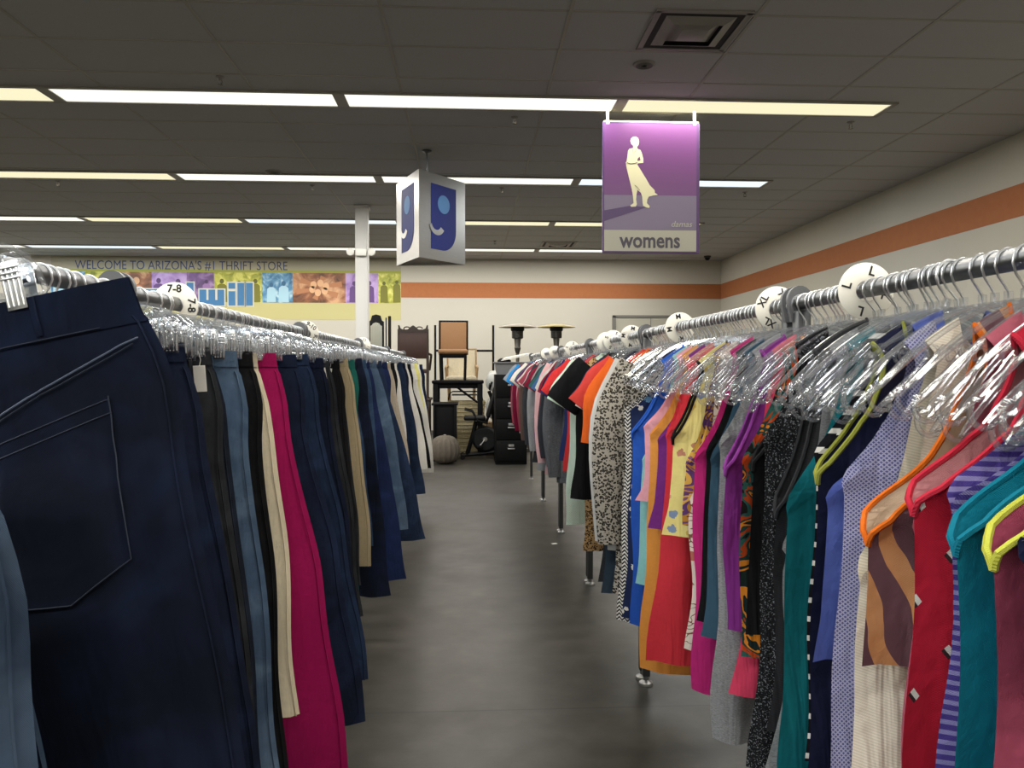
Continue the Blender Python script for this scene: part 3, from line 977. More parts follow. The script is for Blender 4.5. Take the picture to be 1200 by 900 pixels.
# ------------------------------------------------------------------ wall mural
def bw(px, py): return at(px, py, D)
BLUEL = plain('mural letter blue', '#2f6a9a', 0.5); NAVYL = plain('mural navy lettering', '#34446e', 0.5)
WOUT = plain('mural letter outline', '#bfc2b8', 0.5)
PALEY = plain('mural pale yellow', '#b3ad78', 0.6); PALEG = plain('mural pale cream', '#a5a18d', 0.6); LIME = plain('mural lime line', '#9aa040', 0.6)
mx0 = bw(60, 340).x; mx1 = mural_r
tz = bw(470, 297).z; bz = bw(470, 375).z
t = thing('wall_mural', (0, D, 0), 'long printed wall banner with navy welcome lettering and tinted people photos', 'banner')
def strip(x0, x1, z0, z1, d, name, mat, d0=0.0):
    return MB().box(((x0 + x1) / 2, -(d + d0) / 2, (z0 + z1) / 2), (x1 - x0, d - d0, z1 - z0)).obj(name, mat, t, smooth=False)
zL1, zL0 = bw(300, 316.5).z, bw(300, 319.5).z
zP0 = bw(300, 354.5).z
strip(mx0, mx1, zL1, tz, 0.003, 'heading_field', PALEG)
strip(mx0, mx1, zL0, zL1, 0.004, 'lime_line', LIME)
strip(mx0, mx1, bz, zP0, 0.003, 'lower_field', PALEY)
def photo(name, sx, cols):
    tt = NT(name)
    n1 = tt.noise(sx, 4, dist=0.8)
    k_ = len(cols)
    tt.base(tt.ramp(n1, [(0.32 + 0.36 * i / (k_ - 1), rgb(q)) for i, q in enumerate(cols)]))
    tt.rough(0.5)
    return tt.m
PH = {'brown': photo('photo brown', 3, ('#4a2c1c', '#8a5636', '#c79a72')), 'purple': photo('photo purple', 3, ('#7d5a9c', '#a98bc4', '#c3add6')),
      'plum': photo('photo plum', 4, ('#4c3560', '#6f4f86', '#9a80ab')), 'lime': photo('photo lime', 6, ('#6f7a1e', '#a9ab3c', '#d6d274')),
      'blue': photo('photo blue', 5, ('#1f4a70', '#4c84ab', '#a9c9d6'))}
FIG = {'brown': plain('figures brown', '#a8714c', 0.6), 'purple': plain('figures purple', '#5b3c74', 0.6), 'plum': plain('figures plum', '#8b6a9e', 0.6),
       'lime': plain('figures olive', '#6b6a1c', 0.6), 'blue': plain('figures blue', '#9cc2d4', 0.6)}
FIGH = {'brown': plain('heads tan', '#d0a47c', 0.6), 'purple': plain('heads purple', '#4f3366', 0.6), 'plum': plain('heads plum', '#3f2b50', 0.6),
        'lime': plain('heads olive', '#54561a', 0.6), 'blue': plain('heads blue', '#2b5c80', 0.6)}
rn = random.Random(3)
def people(x0, x1, z0, z1, kind, n):
    """simple half-length figures standing in a picture panel"""
    W_, H_ = x1 - x0, z1 - z0
    body, head = MB(), MB()
    for i in range(n):
        xc = x0 + W_ * (i + 0.5 + rn.uniform(-0.15, 0.15)) / n
        s_ = min(W_ / n * 0.62, H_ * 0.5) * rn.uniform(0.85, 1.0)
        zt = z0 + H_ * rn.uniform(0.52, 0.66)
        pts = [(xc - s_ * 0.55, z0 + 0.01), (xc + s_ * 0.55, z0 + 0.01), (xc + s_ * 0.5, zt - s_ * 0.3), (xc + s_ * 0.25, zt - s_ * 0.08), (xc - s_ * 0.25, zt - s_ * 0.08), (xc - s_ * 0.5, zt - s_ * 0.3)]
        body.prism(pts, -0.0075, -0.006)
        r_ = s_ * 0.27
        head.prism([(xc + r_ * 0.85 * math.cos(R(a)), zt + r_ * 0.75 + r_ * math.sin(R(a))) for a in range(0, 360, 24)], -0.0085, -0.006)
    body.obj('photo_figures', FIG[kind], t, smooth=False); head.obj('photo_heads', FIGH[kind], t, smooth=False)
tiles = [(60, 100, 'blue', 2), (100, 133, 'lime', 2), (133, 178, 'brown', 1), (178, 219, 'purple', 2), (219, 251, 'plum', 2), (251, 307, 'lime', 3), (307, 343, 'blue', 2), (343, 405, 'brown', 0), (405, 443, 'purple', 2), (443, 470, 'lime', 2)]
for (a_, b_, kd, n_) in tiles:
    xa, xb = bw(a_, 340).x, bw(b_, 340).x
    strip(xa, xb, zP0, zL0, 0.006, 'photo_panel', PH[kd])
    if n_: people(xa, xb, zP0, zL0, kd, n_)
    else:      # a ring of faces seen from below, arms reaching in
        xm, zm = (xa + xb) / 2, (zP0 + zL0) / 2
        arm, hd = MB(), MB()
        for k in range(6):
            a = R(60 * k + 20)
            p0 = Vector((xm + 0.5 * math.cos(a), zm + 0.24 * math.sin(a))); p1 = Vector((xm + 0.22 * math.cos(a), zm + 0.14 * math.sin(a)))
            q = Vector((-(p1 - p0).y, (p1 - p0).x)).normalized() * 0.06
            arm.prism([tuple(p0 + q), tuple(p0 - q), tuple(p1 - q * 0.6), tuple(p1 + q * 0.6)], -0.0075, -0.006)
            hd.prism([(xm + 0.15 * math.cos(a) + 0.065 * math.cos(R(b)), zm + 0.10 * math.sin(a) + 0.075 * math.sin(R(b))) for b in range(0, 360, 24)], -0.0085, -0.006)
        arm.obj('photo_figures', FIG['brown'], t, smooth=False); hd.obj('photo_heads', FIGH['brown'], t, smooth=False)
a, b = bw(88, 311), bw(337, 312)
text_on("WELCOME TO ARIZONA'S #1 THRIFT STORE", 0.26, NAVYL, 'heading', t, ((a.x + b.x) / 2, -0.0035, (a.z + b.z) / 2), width=b.x - a.x, bold=0.0)
# block letters of the shop name, blue with a pale outline
PXM = (bw(300, 340).x - bw(200, 340).x) / 100
zb, zt_, zx = bw(260, 358).z, bw(260, 331.5).z, bw(260, 339.5).z
st = 8.0 * PXM
def letter(px, wpx, kind):
    x0 = bw(px, 345).x; w = wpx * PXM
    r_ = []
    zbb, hx = zb, zx - zb
    q = st * 0.8
    if kind in 'goqd':
        r_ += [(x0, zbb, x0 + st, zx), (x0 + w - st, zbb, x0 + w, zx), (x0, zbb, x0 + w, zbb + q), (x0, zx - q, x0 + w, zx)]
    if kind == 'd': r_.append((x0 + w - st, zbb, x0 + w, zt_))
    if kind == 'g': r_ += [(x0 + w - st, zbb - hx * 0.5, x0 + w, zx), (x0, zbb - hx * 0.5, x0 + w, zbb - hx * 0.5 + q)]
    if kind == 'w':
        r_ += [(x0, zbb, x0 + st, zx), (x0 + w / 2 - st / 2, zbb, x0 + w / 2 + st / 2, zx), (x0 + w - st, zbb, x0 + w, zx), (x0, zbb, x0 + w, zbb + q)]
    if kind == 'i': r_ += [(x0, zbb, x0 + st, zx - 0.03), (x0, zx + 0.02, x0 + st, zt_)]
    if kind == 'l': r_.append((x0, zbb, x0 + st, zt_))
    f, o = MB(), MB()
    for i_, (a_, b_, c_, d_) in enumerate(r_):
        f.box(((a_ + c_) / 2, -0.0135 - 0.0006 * i_, (b_ + d_) / 2), (c_ - a_, 0.003, d_ - b_))
        e = 0.025
        o.box(((a_ + c_) / 2, -0.0085 - 0.0004 * i_, (b_ + d_) / 2), (c_ - a_ + 2 * e, 0.003, d_ - b_ + 2 * e))
    o.obj('letter_outline', WOUT, t, smooth=False); f.obj('letter', BLUEL, t, smooth=False)
for px, w, kd in ((86, 29, 'g'), (121, 29, 'o'), (156, 29, 'o'), (194, 33, 'd'), (234, 29, 'w'), (268, 8, 'i'), (278.5, 8, 'l'), (288.5, 8, 'l')):
    letter(px, w, kd)
# ------------------------------------------------------------------ racks
def rack(x, y0, y1, label, side):
    L = y1 - y0
    t = thing('clothes_rack', (x, (y0 + y1) / 2, 0), label, 'clothes rack', 'clothes racks on the right' if side > 0 else 'clothes racks on the left')
    z = RAIL_Z
    MB().cyl((0, -L / 2 + 0.012, z), (0, L / 2 - 0.012, z), 0.0165, 20).obj('rail', STEEL, t)
    for e in (-1, 1):
        ye = e * (L / 2 - 0.030)
        m = MB().rbox((0, ye, (z + 0.04) / 2 - 0.01), (0.032, 0.032, z - 0.06), 0.003)
        up = m.obj('upright', DARKSTEEL, t)
        f = MB().lathe([(0.012, 0.05), (0.012, 0.022), (0.030, 0.012), (0.032, 0.002), (0.030, 0.0), (0, 0)], n=20)
        f.xform(Matrix.Translation((0, ye, 0)))
        f.obj('foot', plain('levelling foot', '#8c8c8a', 0.35, 0.9), up)
        # rounded end plate that caps the rail and grips the upright
        out = [(0.030 * math.cos(R(a)), z + 0.006 + 0.034 * math.sin(R(a))) for a in range(-20, 201, 20)] + [(-0.020, z - 0.045), (0.020, z - 0.045)]
        MB().prism(out, ye + e * 0.016 - 0.006, ye + e * 0.016 + 0.006).obj('end_plate', plain('end plate grey', '#65676a', 0.5, 0.4), t, angle=25)
    return t
names = ['nearest', 'second', 'third', 'fourth', 'fifth', 'farthest']
jr = [0.21, 1.83, 3.43, 5.03, 6.63, 8.23, 9.83]
for i in range(6):
    rack(XR, jr[i] + 0.004, jr[i + 1] - 0.004, f'grey steel clothes rack, {names[i]} in the right-hand row of tops', 1)
jl = [-0.10, 1.62, 3.33, 5.05, 6.75, 8.45]
nl = ['nearest', 'second', 'third', 'fourth', 'farthest']
for i in range(5):
    rack(XL, jl[i] + 0.004, jl[i + 1] - 0.004, f'grey steel clothes rack, {nl[i]} in the left-hand row of jeans', -1)

def divider(x, y, txt, label, r_=0.056, rot=0):
    t = link('size_divider', None)
    t.location = (x, y, RAIL_Z - 0.0035); t.rotation_euler = (0, 0, R(random.uniform(-4, 4)))
    tag(t, label, 'size divider', 'round size dividers on the rails')
    m = MB()
    n = 40
    pr_ = [(0.0205, -0.0012), (r_ - 0.001, -0.0012), (r_, 0), (r_ - 0.001, 0.0012), (0.0205, 0.0012), (0.0205, -0.0012)]
    vs, fs = [], []
    for (q, yy) in pr_:
        for k in range(n):
            a = 2 * PI * k / n
            vs.append((q * math.cos(a), yy, q * math.sin(a)))
    for i in range(len(pr_) - 1):
        for k in range(n):
            fs.append((i*n+k, i*n+(k+1)%n, (i+1)*n+(k+1)%n, (i+1)*n+k))
    m.add(vs, fs)
    m.obj('disc', DISCM, t, merge=1e-5, angle=60)
    if txt:
        me = text_mesh(txt, 0.026, INK, 'size text', depth=0.0003, bold=0.0006)
        for k in range(4):
            a = R(rot + 90 * k)
            o = link('lettering', me, t)
            o.location = (0.040 * math.sin(a), -0.0015, 0.040 * math.cos(a))
            o.rotation_euler = (PI / 2, 0, 0)
            o.rotation_euler = (Matrix.Rotation(a, 3, 'Y') @ Matrix.Rotation(PI / 2, 3, 'X')).to_euler()
    return t
divider(XR, 1.50, 'L', 'round white L size divider on the nearest right-hand rail', rot=16)
divider(XR, 1.945, 'XL', 'round white XL size divider just past the rail joint', rot=28)
divider(XR, 2.86, 'M', 'round white M size divider below the womens sign', rot=-10)
divider(XR, 3.72, 'M', 'round white M size divider on the third right-hand rack', rot=8)
divider(XR, 4.20, 'S', 'paler round divider just behind the third rack M divider', rot=25)
divider(XR, 4.42, '', 'blank round divider nearest the fourth right-hand rack')
divider(XR, 5.9, 'S', 'small round divider on the fourth right-hand rack', rot=14)
divider(XR, 7.1, '', 'small blank round divider on the fifth right-hand rack')
divider(XR, 7.9, '', 'small blank round divider farther along the fifth right-hand rack')
divider(XL, 1.93, '7-8', 'round white 7-8 size divider on the left-hand rail', rot=0)
divider(XL, 3.45, '9-10', 'round white 9-10 size divider at the second left-hand rail joint', rot=35)
divider(XL, 5.25, '11', 'distant round size divider at the third left-hand rail joint', rot=20)

# ------------------------------------------------------------------ garments
SPEC = []     # everything hung, to be labelled once neighbours are known
QUEUE = []    # what hangs where; built once the gaps on each rail are known
def add_top(*a, **k): QUEUE.append(('top', a[1], a, k))
def add_pants(*a, **k): QUEUE.append(('pants', a[0], a, k))
def sway(Y, side): return R(4.0 * math.sin(1.7 * Y + side) + 2.0 * math.sin(4.1 * Y))

def make_top(kind, Y, mat, name, short, hem, label=None, seed=None, trim=None, sleeve=None, offx=0.0, rz=None, w=None, extra=None, hang=True, ry=0.0, **kw):
    seed = seed if seed is not None else int(Y * 1000) + len(SPEC)
    rn = random.Random(seed)
    if kind == 'tank':
        cl = tank_cloth(hem, w=w or 0.235, seed=seed, **kw)
    else:
        cl = tee_cloth(hem, w=w or 0.225, seed=seed, **kw)
    root = cl.mb().obj(name, mat, None, merge=2e-4, angle=80)
    rz = sway(Y, 1) + (R(rn.uniform(-1, 1)) if rz is None else rz * 0.25)
    root.location = (XR + offx, Y, RAIL_Z); root.rotation_euler = (0, ry, rz)
    if trim is not None:
        for s_ in (-1, 1):
            MB().tube(cl.armhole(s_), 0.0042, 6, flat=1.0).obj('armhole_trim', trim, root)
    if kind == 'tank' and trim is not None:
        nk = cl.neck()
        MB().tube(nk, 0.0036, 5, closed=True).obj('neck_trim', trim, root)
    if kind == 'tee':
        nk = cl.neck()
        MB().tube(nk, 0.0042, 5, closed=True).obj('collar', trim or mat, root)
        ln = sleeve or 'short'
        for s_ in (-1, 1):
            j = rn.uniform(-0.015, 0.015)
            if ln == 'short':
                path = [(s_ * 0.165, -0.150), (s_ * 0.235, -0.235 + j), (s_ * (0.305 + j), -0.335 + j)]
                b = sleeve_mb(path, [0.075, 0.088, 0.082], [0.012, 0.022, 0.020], seed + s_)
            elif ln == 'long':
                path = [(s_ * 0.165, -0.150), (s_ * 0.245, -0.30), (s_ * (0.275 + j), -0.55), (s_ * (0.262 + j), -0.80 + 2 * j)]
                b = sleeve_mb(path, [0.078, 0.078, 0.062, 0.046], [0.012, 0.026, 0.026, 0.020], seed + s_)
            else:
                path = [(s_ * 0.165, -0.150), (s_ * 0.250, -0.29), (s_ * (0.285 + j), -0.44 + j)]
                b = sleeve_mb(path, [0.078, 0.085, 0.070], [0.012, 0.026, 0.022], seed + s_)
            b.obj('sleeve', mat, root, angle=80)
    if extra: extra(root, cl)
    SPEC.append(dict(o=root, side=1, Y=Y, short=short, label=label, rz=rz, ry=ry, cat={'tank_top': 'tank top', 't_shirt': 't-shirt', 'long_sleeve_shirt': 'shirt', 'blouse': 'blouse', 'dress': 'dress', 'camisole': 'camisole', 'crop_top': 'top', 'skirt': 'skirt'}.get(name, 'top'), hang=hang, kind='top', x=XR + offx))
    return root

def make_pants(Y, mat, short, hem, name='jeans', label=None, seed=None, offx=0.0, rz=None, ry=None, x=None, dz=0.0, sz=1.0, band=None, tagged=0, near=False, extra=None, **kw):
    seed = seed if seed is not None else int(Y * 1000) + 5
    rn = random.Random(seed)
    cl = pants_cloth(hem, seed=seed, **kw)
    root = cl.mb().obj(name, mat, None, merge=2e-4, angle=80)
    rz = sway(Y, -1) + R(rn.uniform(-1, 1)) if rz is None else rz
    ry = R(rn.uniform(-2.0, 2.0)) if ry is None else ry
    xx = (XL + offx) if x is None else x
    root.location = (xx, Y, RAIL_Z + dz); root.rotation_euler = (0, ry, rz); root.scale = (1, 1, sz)
    wb = cl.mb(0, 7 if Y == 0.97 else 5, 0.0022).obj('waistband', band or mat, root, merge=2e-4, angle=80)
    if Y < 4.6:
        for bx in (-0.13, -0.05, 0.05, 0.13) if Y < 3 else (-0.1, 0.1):
            p0, p1 = cl.on_front(bx, -0.113, 0.005), cl.on_front(bx, -0.160, 0.004)
            MB().tube([p0, (p0 + p1) / 2 + Vector((0, -0.002, 0)), p1], 0.0042, 5, flat=0.4).obj('belt_loop', band or mat, root)
    if Y < 3.6:
        # outseam ridge down each side
        for s_ in (-1, 1):
            pts = [Vector(cl.point(j, s_, -1, 0.955, 0.0012)) for j in range(5, len(cl.z))]
            MB().tube(pts, 0.0017, 4).obj('outseam', mat, root)
    for k in range(tagged):
        price_tag(root, 0.15 + 0.012 * k, -0.150 - 0.03 * k, cl, size=(0.024, 0.055) if Y > 1.5 else (0.044, 0.07), tilt=R(rn.uniform(-14, 14) - 38 * k), y=-0.018)
    if extra: extra(root, cl)
    SPEC.append(dict(o=root, side=-1, Y=Y, short=short, label=label, rz=rz, ry=ry, cat='jeans' if name == 'jeans' else 'trousers', hang=True, kind='pants', x=xx, dz=dz, sz=sz))
    return root

def stitched(root, cl, mat, pts, name='stitching', r_=0.0009, lift=0.003):
    P = []
    for (a, b), (c_, d_) in zip(pts[:-1], pts[1:]):
        for k in range(8):
            P.append(cl.on_front(a + (c_ - a) * k / 8, b + (d_ - b) * k / 8, lift))
    P.append(cl.on_front(*pts[-1], lift))
    MB().tube(P, r_, 4).obj(name, mat, root)

def back_pocket(root, cl, mat, thread, cx, top=-0.225, w=0.15, h=0.165, tilt=0.0):
    """patch pocket with a pointed bottom, standing a little off the seat"""
    out = []
    n, m_ = 8, 8
    for i in range(m_ + 1):
        f = i / m_
        z = top - h * f
        ww = w / 2 * (1 - 0.10 * f)
        row = []
        for k in range(n + 1):
            u = -1 + 2 * k / n
            zz = z - (0.022 * (1 - abs(u)) * f) + tilt * u * ww
            row.append(cl.on_front(cx + u * ww, zz, 0.0035))
        out.append(row)
    MB().grid(out).obj('back_pocket', mat, root)
    a, b = w / 2, w / 2 * 0.90
    k_ = lambda q, z: (cx + q, z + tilt * q)
    edge = [k_(-a, top), k_(-b, top - h), k_(0, top - h - 0.022), k_(b, top - h), k_(a, top)]
    stitched(root, cl, thread, edge, lift=0.0045)
    stitched(root, cl, thread, [k_(-a, top - 0.004), k_(a, top - 0.004)], lift=0.0045)
    stitched(root, cl, thread, [k_(-a, top - 0.020), k_(a, top - 0.020)], lift=0.0045)

DN = {'ink': fabric('denim', '#121827', '#1b2540'), 'navy': fabric('denim', '#151c2e', '#202c48'), 'dark': fabric('denim', '#1a1f2a', '#28303f'),
      'indigo': fabric('denim', '#1d2940', '#2b3c5a'), 'mid': fabric('denim', '#2c405c', '#46607e'), 'blue': fabric('denim', '#34496a', '#587290'),
      'light': fabric('denim', '#43566e', '#64798f'), 'wash': fabric('denim', '#303e51', '#4c5c70'), 'royal': fabric('denim', '#1a2547', '#22325e'),
      'black': fabric('denim', '#121214', '#1e1e20'), 'char': fabric('denim', '#25272b', '#3a3d42')}
TH_D = plain('dark blue thread', '#1d2536', 0.8); TH_L = plain('pale thread', '#5c677c', 0.8); TH_T = plain('tan thread', '#8a6f4a', 0.8)
WHITE_T = fabric('solid', '#dcdad3'); CREAM_T = fabric('solid', '#d3c8ae'); KHAKI = fabric('solid', '#a39577'); BEIGE = fabric('solid', '#a89d8c')
MAG = fabric('solid', '#93124f'); TEALG = fabric('solid', '#1d5f57'); BLK = fabric('solid', '#151517'); NAVYT = fabric('solid', '#171c33'); YELP = fabric('solid', '#d8d37e')

# --- left rail, near to far -------------------------------------------------
def near_extra(root, cl):
    back_pocket(root, cl, DN['ink'], TH_D, 0.110, top=-0.262, w=0.165, h=0.19, tilt=0.2)
    stitched(root, cl, TH_D, [(-0.19, -0.165), (0.2, -0.165)], lift=0.004)
    # yoke seam running up to the side, a raised fold of cloth
    stitched(root, cl, TH_L, [(0.0, -0.262), (0.06, -0.246), (0.12, -0.222), (0.235, -0.185)], r_=0.0011, lift=0.004)
    stitched(root, cl, TH_D, [(0.0, -0.268), (0.06, -0.252), (0.12, -0.228), (0.235, -0.191)], r_=0.0011, lift=0.004)
    stitched(root, cl, TH_D, [(0.0, -0.165), (0.0, -0.36)], lift=0.004)
def button_extra(root, cl):
    p = cl.on_front(0.240, -0.142, 0.007)
    m = MB().lathe([(0, 0.006), (0.006, 0.006), (0.0095, 0.003), (0.0095, 0), (0, 0)], n=16, rot=Matrix.Rotation(R(90), 3, 'X'))
    m.xform(Matrix.Translation(p))
    m.obj('copper_button', plain('copper button', '#b06a3a', 0.35, 0.9), root)
    stitched(root, cl, TH_T, [(0.10, -0.17), (0.215, -0.17)], lift=0.004)
add_pants(0.70, DN['wash'], 'faded blue jeans', -1.15, label='faded blue jeans with a copper button, nearest garment on the left', x=XL + 0.037, dz=-0.118, rz=R(2), ry=R(0), waist=0.255, hip=0.285, hemw=0.35, gap=0.006, seed=11, extra=button_extra, fold=0.012)
add_pants(0.97, DN['ink'], 'large navy jeans', -1.18, label='large dark navy jeans with back pocket, hanging tilted nearest the left edge', x=XL + 0.045, rz=R(-3), ry=R(-12.5), waist=0.242, hip=0.262, hemw=0.235, gap=0.004, t=0.035, seed=12, extra=near_extra, dz=0.010)
add_pants(1.20, DN['light'], 'pale blue jeans', -1.14, label='pale blue jeans mostly hidden behind the large dark navy jeans', waist=0.15, hip=0.225, hemw=0.40, seed=13)
add_pants(1.36, DN['dark'], 'grey-blue jeans', -1.15, label='dark grey-blue jeans with a loose tag, just behind the large navy jeans', waist=0.178, hip=0.205, hemw=0.31, seed=14, tagged=2)
add_pants(1.50, DN['navy'], 'plain navy jeans', -1.17, label='plain navy jeans with frayed waist, near the front of the left rack', waist=0.165, hip=0.20, hemw=0.29, seed=15)
add_pants(1.66, DN['char'], 'charcoal jeans', -1.12, label='charcoal jeans with a white price tag beside the faded light-blue jeans', waist=0.165, hip=0.19, hemw=0.27, seed=16, tagged=1)
add_pants(1.80, DN['light'], 'light-blue jeans', -1.16, label='faded light-blue jeans with visible side seam, left of the black trousers', waist=0.182, hip=0.21, hemw=0.30, seed=17)
add_pants(1.93, DN['black'], 'black jeans', -1.14, label='black jeans between the light-blue jeans and the cream trousers', waist=0.180, hip=0.205, hemw=0.27, seed=18)
add_pants(2.03, CREAM_T, 'cream trousers', -1.05, name='trousers', label='cream trousers showing as a thin edge beside the magenta trousers', waist=0.165, hip=0.215, hemw=0.285, seed=19)
add_pants(2.12, MAG, 'magenta trousers', -1.28, name='trousers', label='bright magenta trousers hanging on the left rack', waist=0.192, hip=0.232, hemw=0.40, seed=20, fold=0.006, gap=0.05)
add_pants(2.36, DN['navy'], 'flared navy jeans', -1.22, label='long flared dark navy jeans just right of the magenta trousers', waist=0.196, hip=0.225, hemw=0.415, seed=21, gap=0.03)
add_pants(2.62, DN['indigo'], 'indigo jeans', -1.20, label='indigo jeans behind the flared navy jeans', waist=0.175, hip=0.205, hemw=0.345, seed=22)
add_pants(2.86, DN['ink'], 'inky jeans', -1.22, label='inky dark jeans hanging third past the magenta trousers', waist=0.188, hip=0.22, hemw=0.36, seed=23)
add_pants(3.08, DN['char'], 'faded charcoal jeans', -1.12, label='faded charcoal jeans left of the black tagged trousers', waist=0.17, hip=0.205, hemw=0.315, seed=24, tagged=1)
add_pants(3.24, BLK, 'black tagged trousers', -0.98, name='trousers', label='black trousers with a white price tag, left of the khaki trousers', waist=0.182, hip=0.21, hemw=0.27, seed=25, tagged=1)
add_pants(3.46, KHAKI, 'khaki trousers', -1.03, name='trousers', label='khaki cotton trousers hanging among the dark jeans', waist=0.175, hip=0.205, hemw=0.262, seed=26, gap=0.02)
add_pants(3.62, TEALG, 'green trousers', -1.20, name='trousers', label='deep green trousers right of the khaki trousers', waist=0.185, hip=0.2, hemw=0.22, seed=27)
def emb(root, cl):
    for q in (0.0, 0.018, 0.036):
        stitched(root, cl, TH_L, [(0.05 + q, -0.22), (0.075 + q, -0.26), (0.05 + q, -0.30), (0.085 + q, -0.34)], r_=0.0016)
add_pants(3.80, DN['ink'], 'embroidered jeans', -1.26, label='dark jeans with pale embroidered pocket beside the green trousers', waist=0.19, hip=0.215, hemw=0.30, seed=28, extra=emb)
add_pants(4.02, DN['mid'], 'mid-blue jeans', -1.28, label='mid-blue straight jeans after the embroidered jeans', waist=0.182, hip=0.215, hemw=0.265, seed=29, gap=0.02)
add_pants(4.24, DN['royal'], 'deep-blue jeans', -1.30, label='deep-blue jeans between the mid-blue and the stonewashed jeans', waist=0.17, hip=0.205, hemw=0.35, seed=30)
add_pants(4.46, DN['light'], 'stonewashed jeans', -1.08, label='pale stonewashed blue jeans midway down the left row', waist=0.178, hip=0.235, hemw=0.335, seed=31, gap=0.02)
add_pants(4.72, DN['indigo'], 'flared indigo jeans', -1.20, label='flared indigo jeans after the stonewashed jeans', waist=0.18, hip=0.22, hemw=0.42, seed=32)
add_pants(4.98, DN['royal'], 'royal blue trousers', -1.05, name='trousers', label='royal blue trousers midway down the left row', waist=0.19, hip=0.21, hemw=0.25, seed=33)
add_pants(5.22, BEIGE, 'taupe trousers', -1.12, name='trousers', label='taupe trousers hanging beside the royal blue trousers', waist=0.185, hip=0.225, hemw=0.36, seed=34)
add_pants(5.46, BLK, 'slim black trousers', -1.05, name='trousers', label='slim black trousers between the taupe and the white trousers', waist=0.19, hip=0.21, hemw=0.27, seed=35)
add_pants(5.66, WHITE_T, 'white trousers', -1.05, name='trousers', label='white trousers in front of navy jeans, far part of left row', waist=0.19, hip=0.235, hemw=0.31, seed=36, gap=0.02)
add_pants(5.98, DN['indigo'], 'far indigo jeans', -1.12, label='indigo jeans behind the nearer white trousers', waist=0.195, hip=0.225, hemw=0.34, seed=37)
add_pants(6.30, DN['navy'], 'far navy jeans', -1.02, label='navy jeans left of the second white trousers in the far left row', waist=0.195, hip=0.22, hemw=0.32, seed=38)
add_pants(6.56, WHITE_T, 'ankle white trousers', -1.0, name='trousers', label='ankle-length white trousers beside the far black trousers', waist=0.19, hip=0.23, hemw=0.36, seed=39, gap=0.02)
add_pants(6.90, BLK, 'far black trousers', -1.02, name='trousers', label='black trousers near the far end of the left row', waist=0.20, hip=0.225, hemw=0.405, seed=40)
add_pants(7.25, WHITE_T, 'third white trousers', -1.12, name='trousers', label='white trousers right behind the far black trousers', waist=0.20, hip=0.235, hemw=0.37, seed=41)
add_pants(7.56, YELP, 'pale yellow trousers', -0.9, name='trousers', label='pale yellow trousers near the far end of the left row', waist=0.205, hip=0.225, hemw=0.29, seed=42)
add_pants(7.86, WHITE_T, 'last white trousers', -1.15, name='trousers', label='white trousers second from the far end of the left row', waist=0.21, hip=0.24, hemw=0.375, seed=43)
add_pants(8.20, DN['navy'], 'last navy jeans', -1.0, label='navy jeans at the very far end of the left row', waist=0.22, hip=0.245, hemw=0.31, seed=44)
named_left = [q[1] for q in QUEUE if q[0] == 'pants']
PL = [('ink', 'ink jeans'), ('navy', 'navy jeans'), ('black', 'jet jeans'), ('dark', 'slate jeans'), ('indigo', 'deep indigo jeans'), ('char', 'ash jeans'), ('mid', 'blue jeans'), ('wash', 'worn jeans')]
rn = random.Random(21)
y = 1.28
pk = 0
while y < 8.12:
    if min(abs(y - q) for q in named_left) > 0.052:
        kd, sh_ = PL[pk % len(PL)]; pk += rn.choice((1, 1, 3))
        add_pants(y, DN[kd], sh_, -rn.uniform(0.98, 1.14), waist=0.145, hip=0.18, hemw=rn.uniform(0.22, 0.26), seed=500 + int(y * 100), fold=0.006, t=0.02)
    y += rn.uniform(0.055, 0.075)
# --- right rail, near to far ------------------------------------------------
S = solid
LIMEB = S('#b9bd4a'); ORB = S('#d2691f'); BLKB = S('#161618'); PINKB = S('#d84a5a'); NAVB = S('#1d2547')
FL = {
 'red gems': fabric('triangle', '#b01f34', '#dcd7cf', '#3a2a2c', '#c08488'),
 'lavender': fabric('lattice', '#55588a', '#a6a6c4'),
 'amber bands': fabric('diagonal', '#6d4f57', '#c98850', '#d7a67a', '#cdb59c'),
 'rib cream': fabric('rib', '#efe8d6'),
 'bw stripe': fabric('stripe', '#16161c', '#e0dfda'),
 'purple stripe': fabric('fine stripe', '#4b3d86', '#8b83b6'),
 'speckle': fabric('speckle', '#1a1b1e', '#7b7f84'),
 'camo': fabric('splash', '#1c2b2a', '#e08a2c', '#24423f', '#b8481f', '#33605a', '#20201e'),
 'purple gold': fabric('splash', '#6a4473', '#b07d32', '#5b3a6c', '#d0a24a', '#7a4f78'),
 'scroll': fabric('scroll', '#dfd3c6', '#7c5a48', '#b76a5c'),
 'yellow floral': fabric('floral', '#e2d487', '#7d8fae', '#cdb25c', '#e2d487', '#b9826a', '#e2d487'),
 'paisley': fabric('floral', '#202b4d', '#dcd9d0', '#5d86a8', '#dcd9d0', '#202b4d'),
 'chevron': fabric('chevron', '#25252a', '#dad8d2'),
 'leopard': fabric('leopard', '#a8a297', '#645e56', '#211f1b'),
 'tan leopard': fabric('leopard', '#b08e62', '#7a5a36', '#2a2018'),
 'mint grid': fabric('grid', '#5fae93', '#8cc9ad', '#d5dfd2'),
 'grey marl': fabric('heather', '#3c3e42', '#6a6c70'), 'light marl': fabric('heather', '#77797c', '#9fa1a3'), 'dark marl': fabric('heather', '#2a2c30', '#45484d'),
 'rib black': fabric('rib', '#2a2b2e'),
}
T, B = 'tank', 'tee'
add_top(T, 0.70, S('#161d3c'), 'crop_top', 'navy cropped top', -0.46, 'navy cropped top at the far right edge of the photo', w=0.27, under=-0.34, seed=101, rz=0)
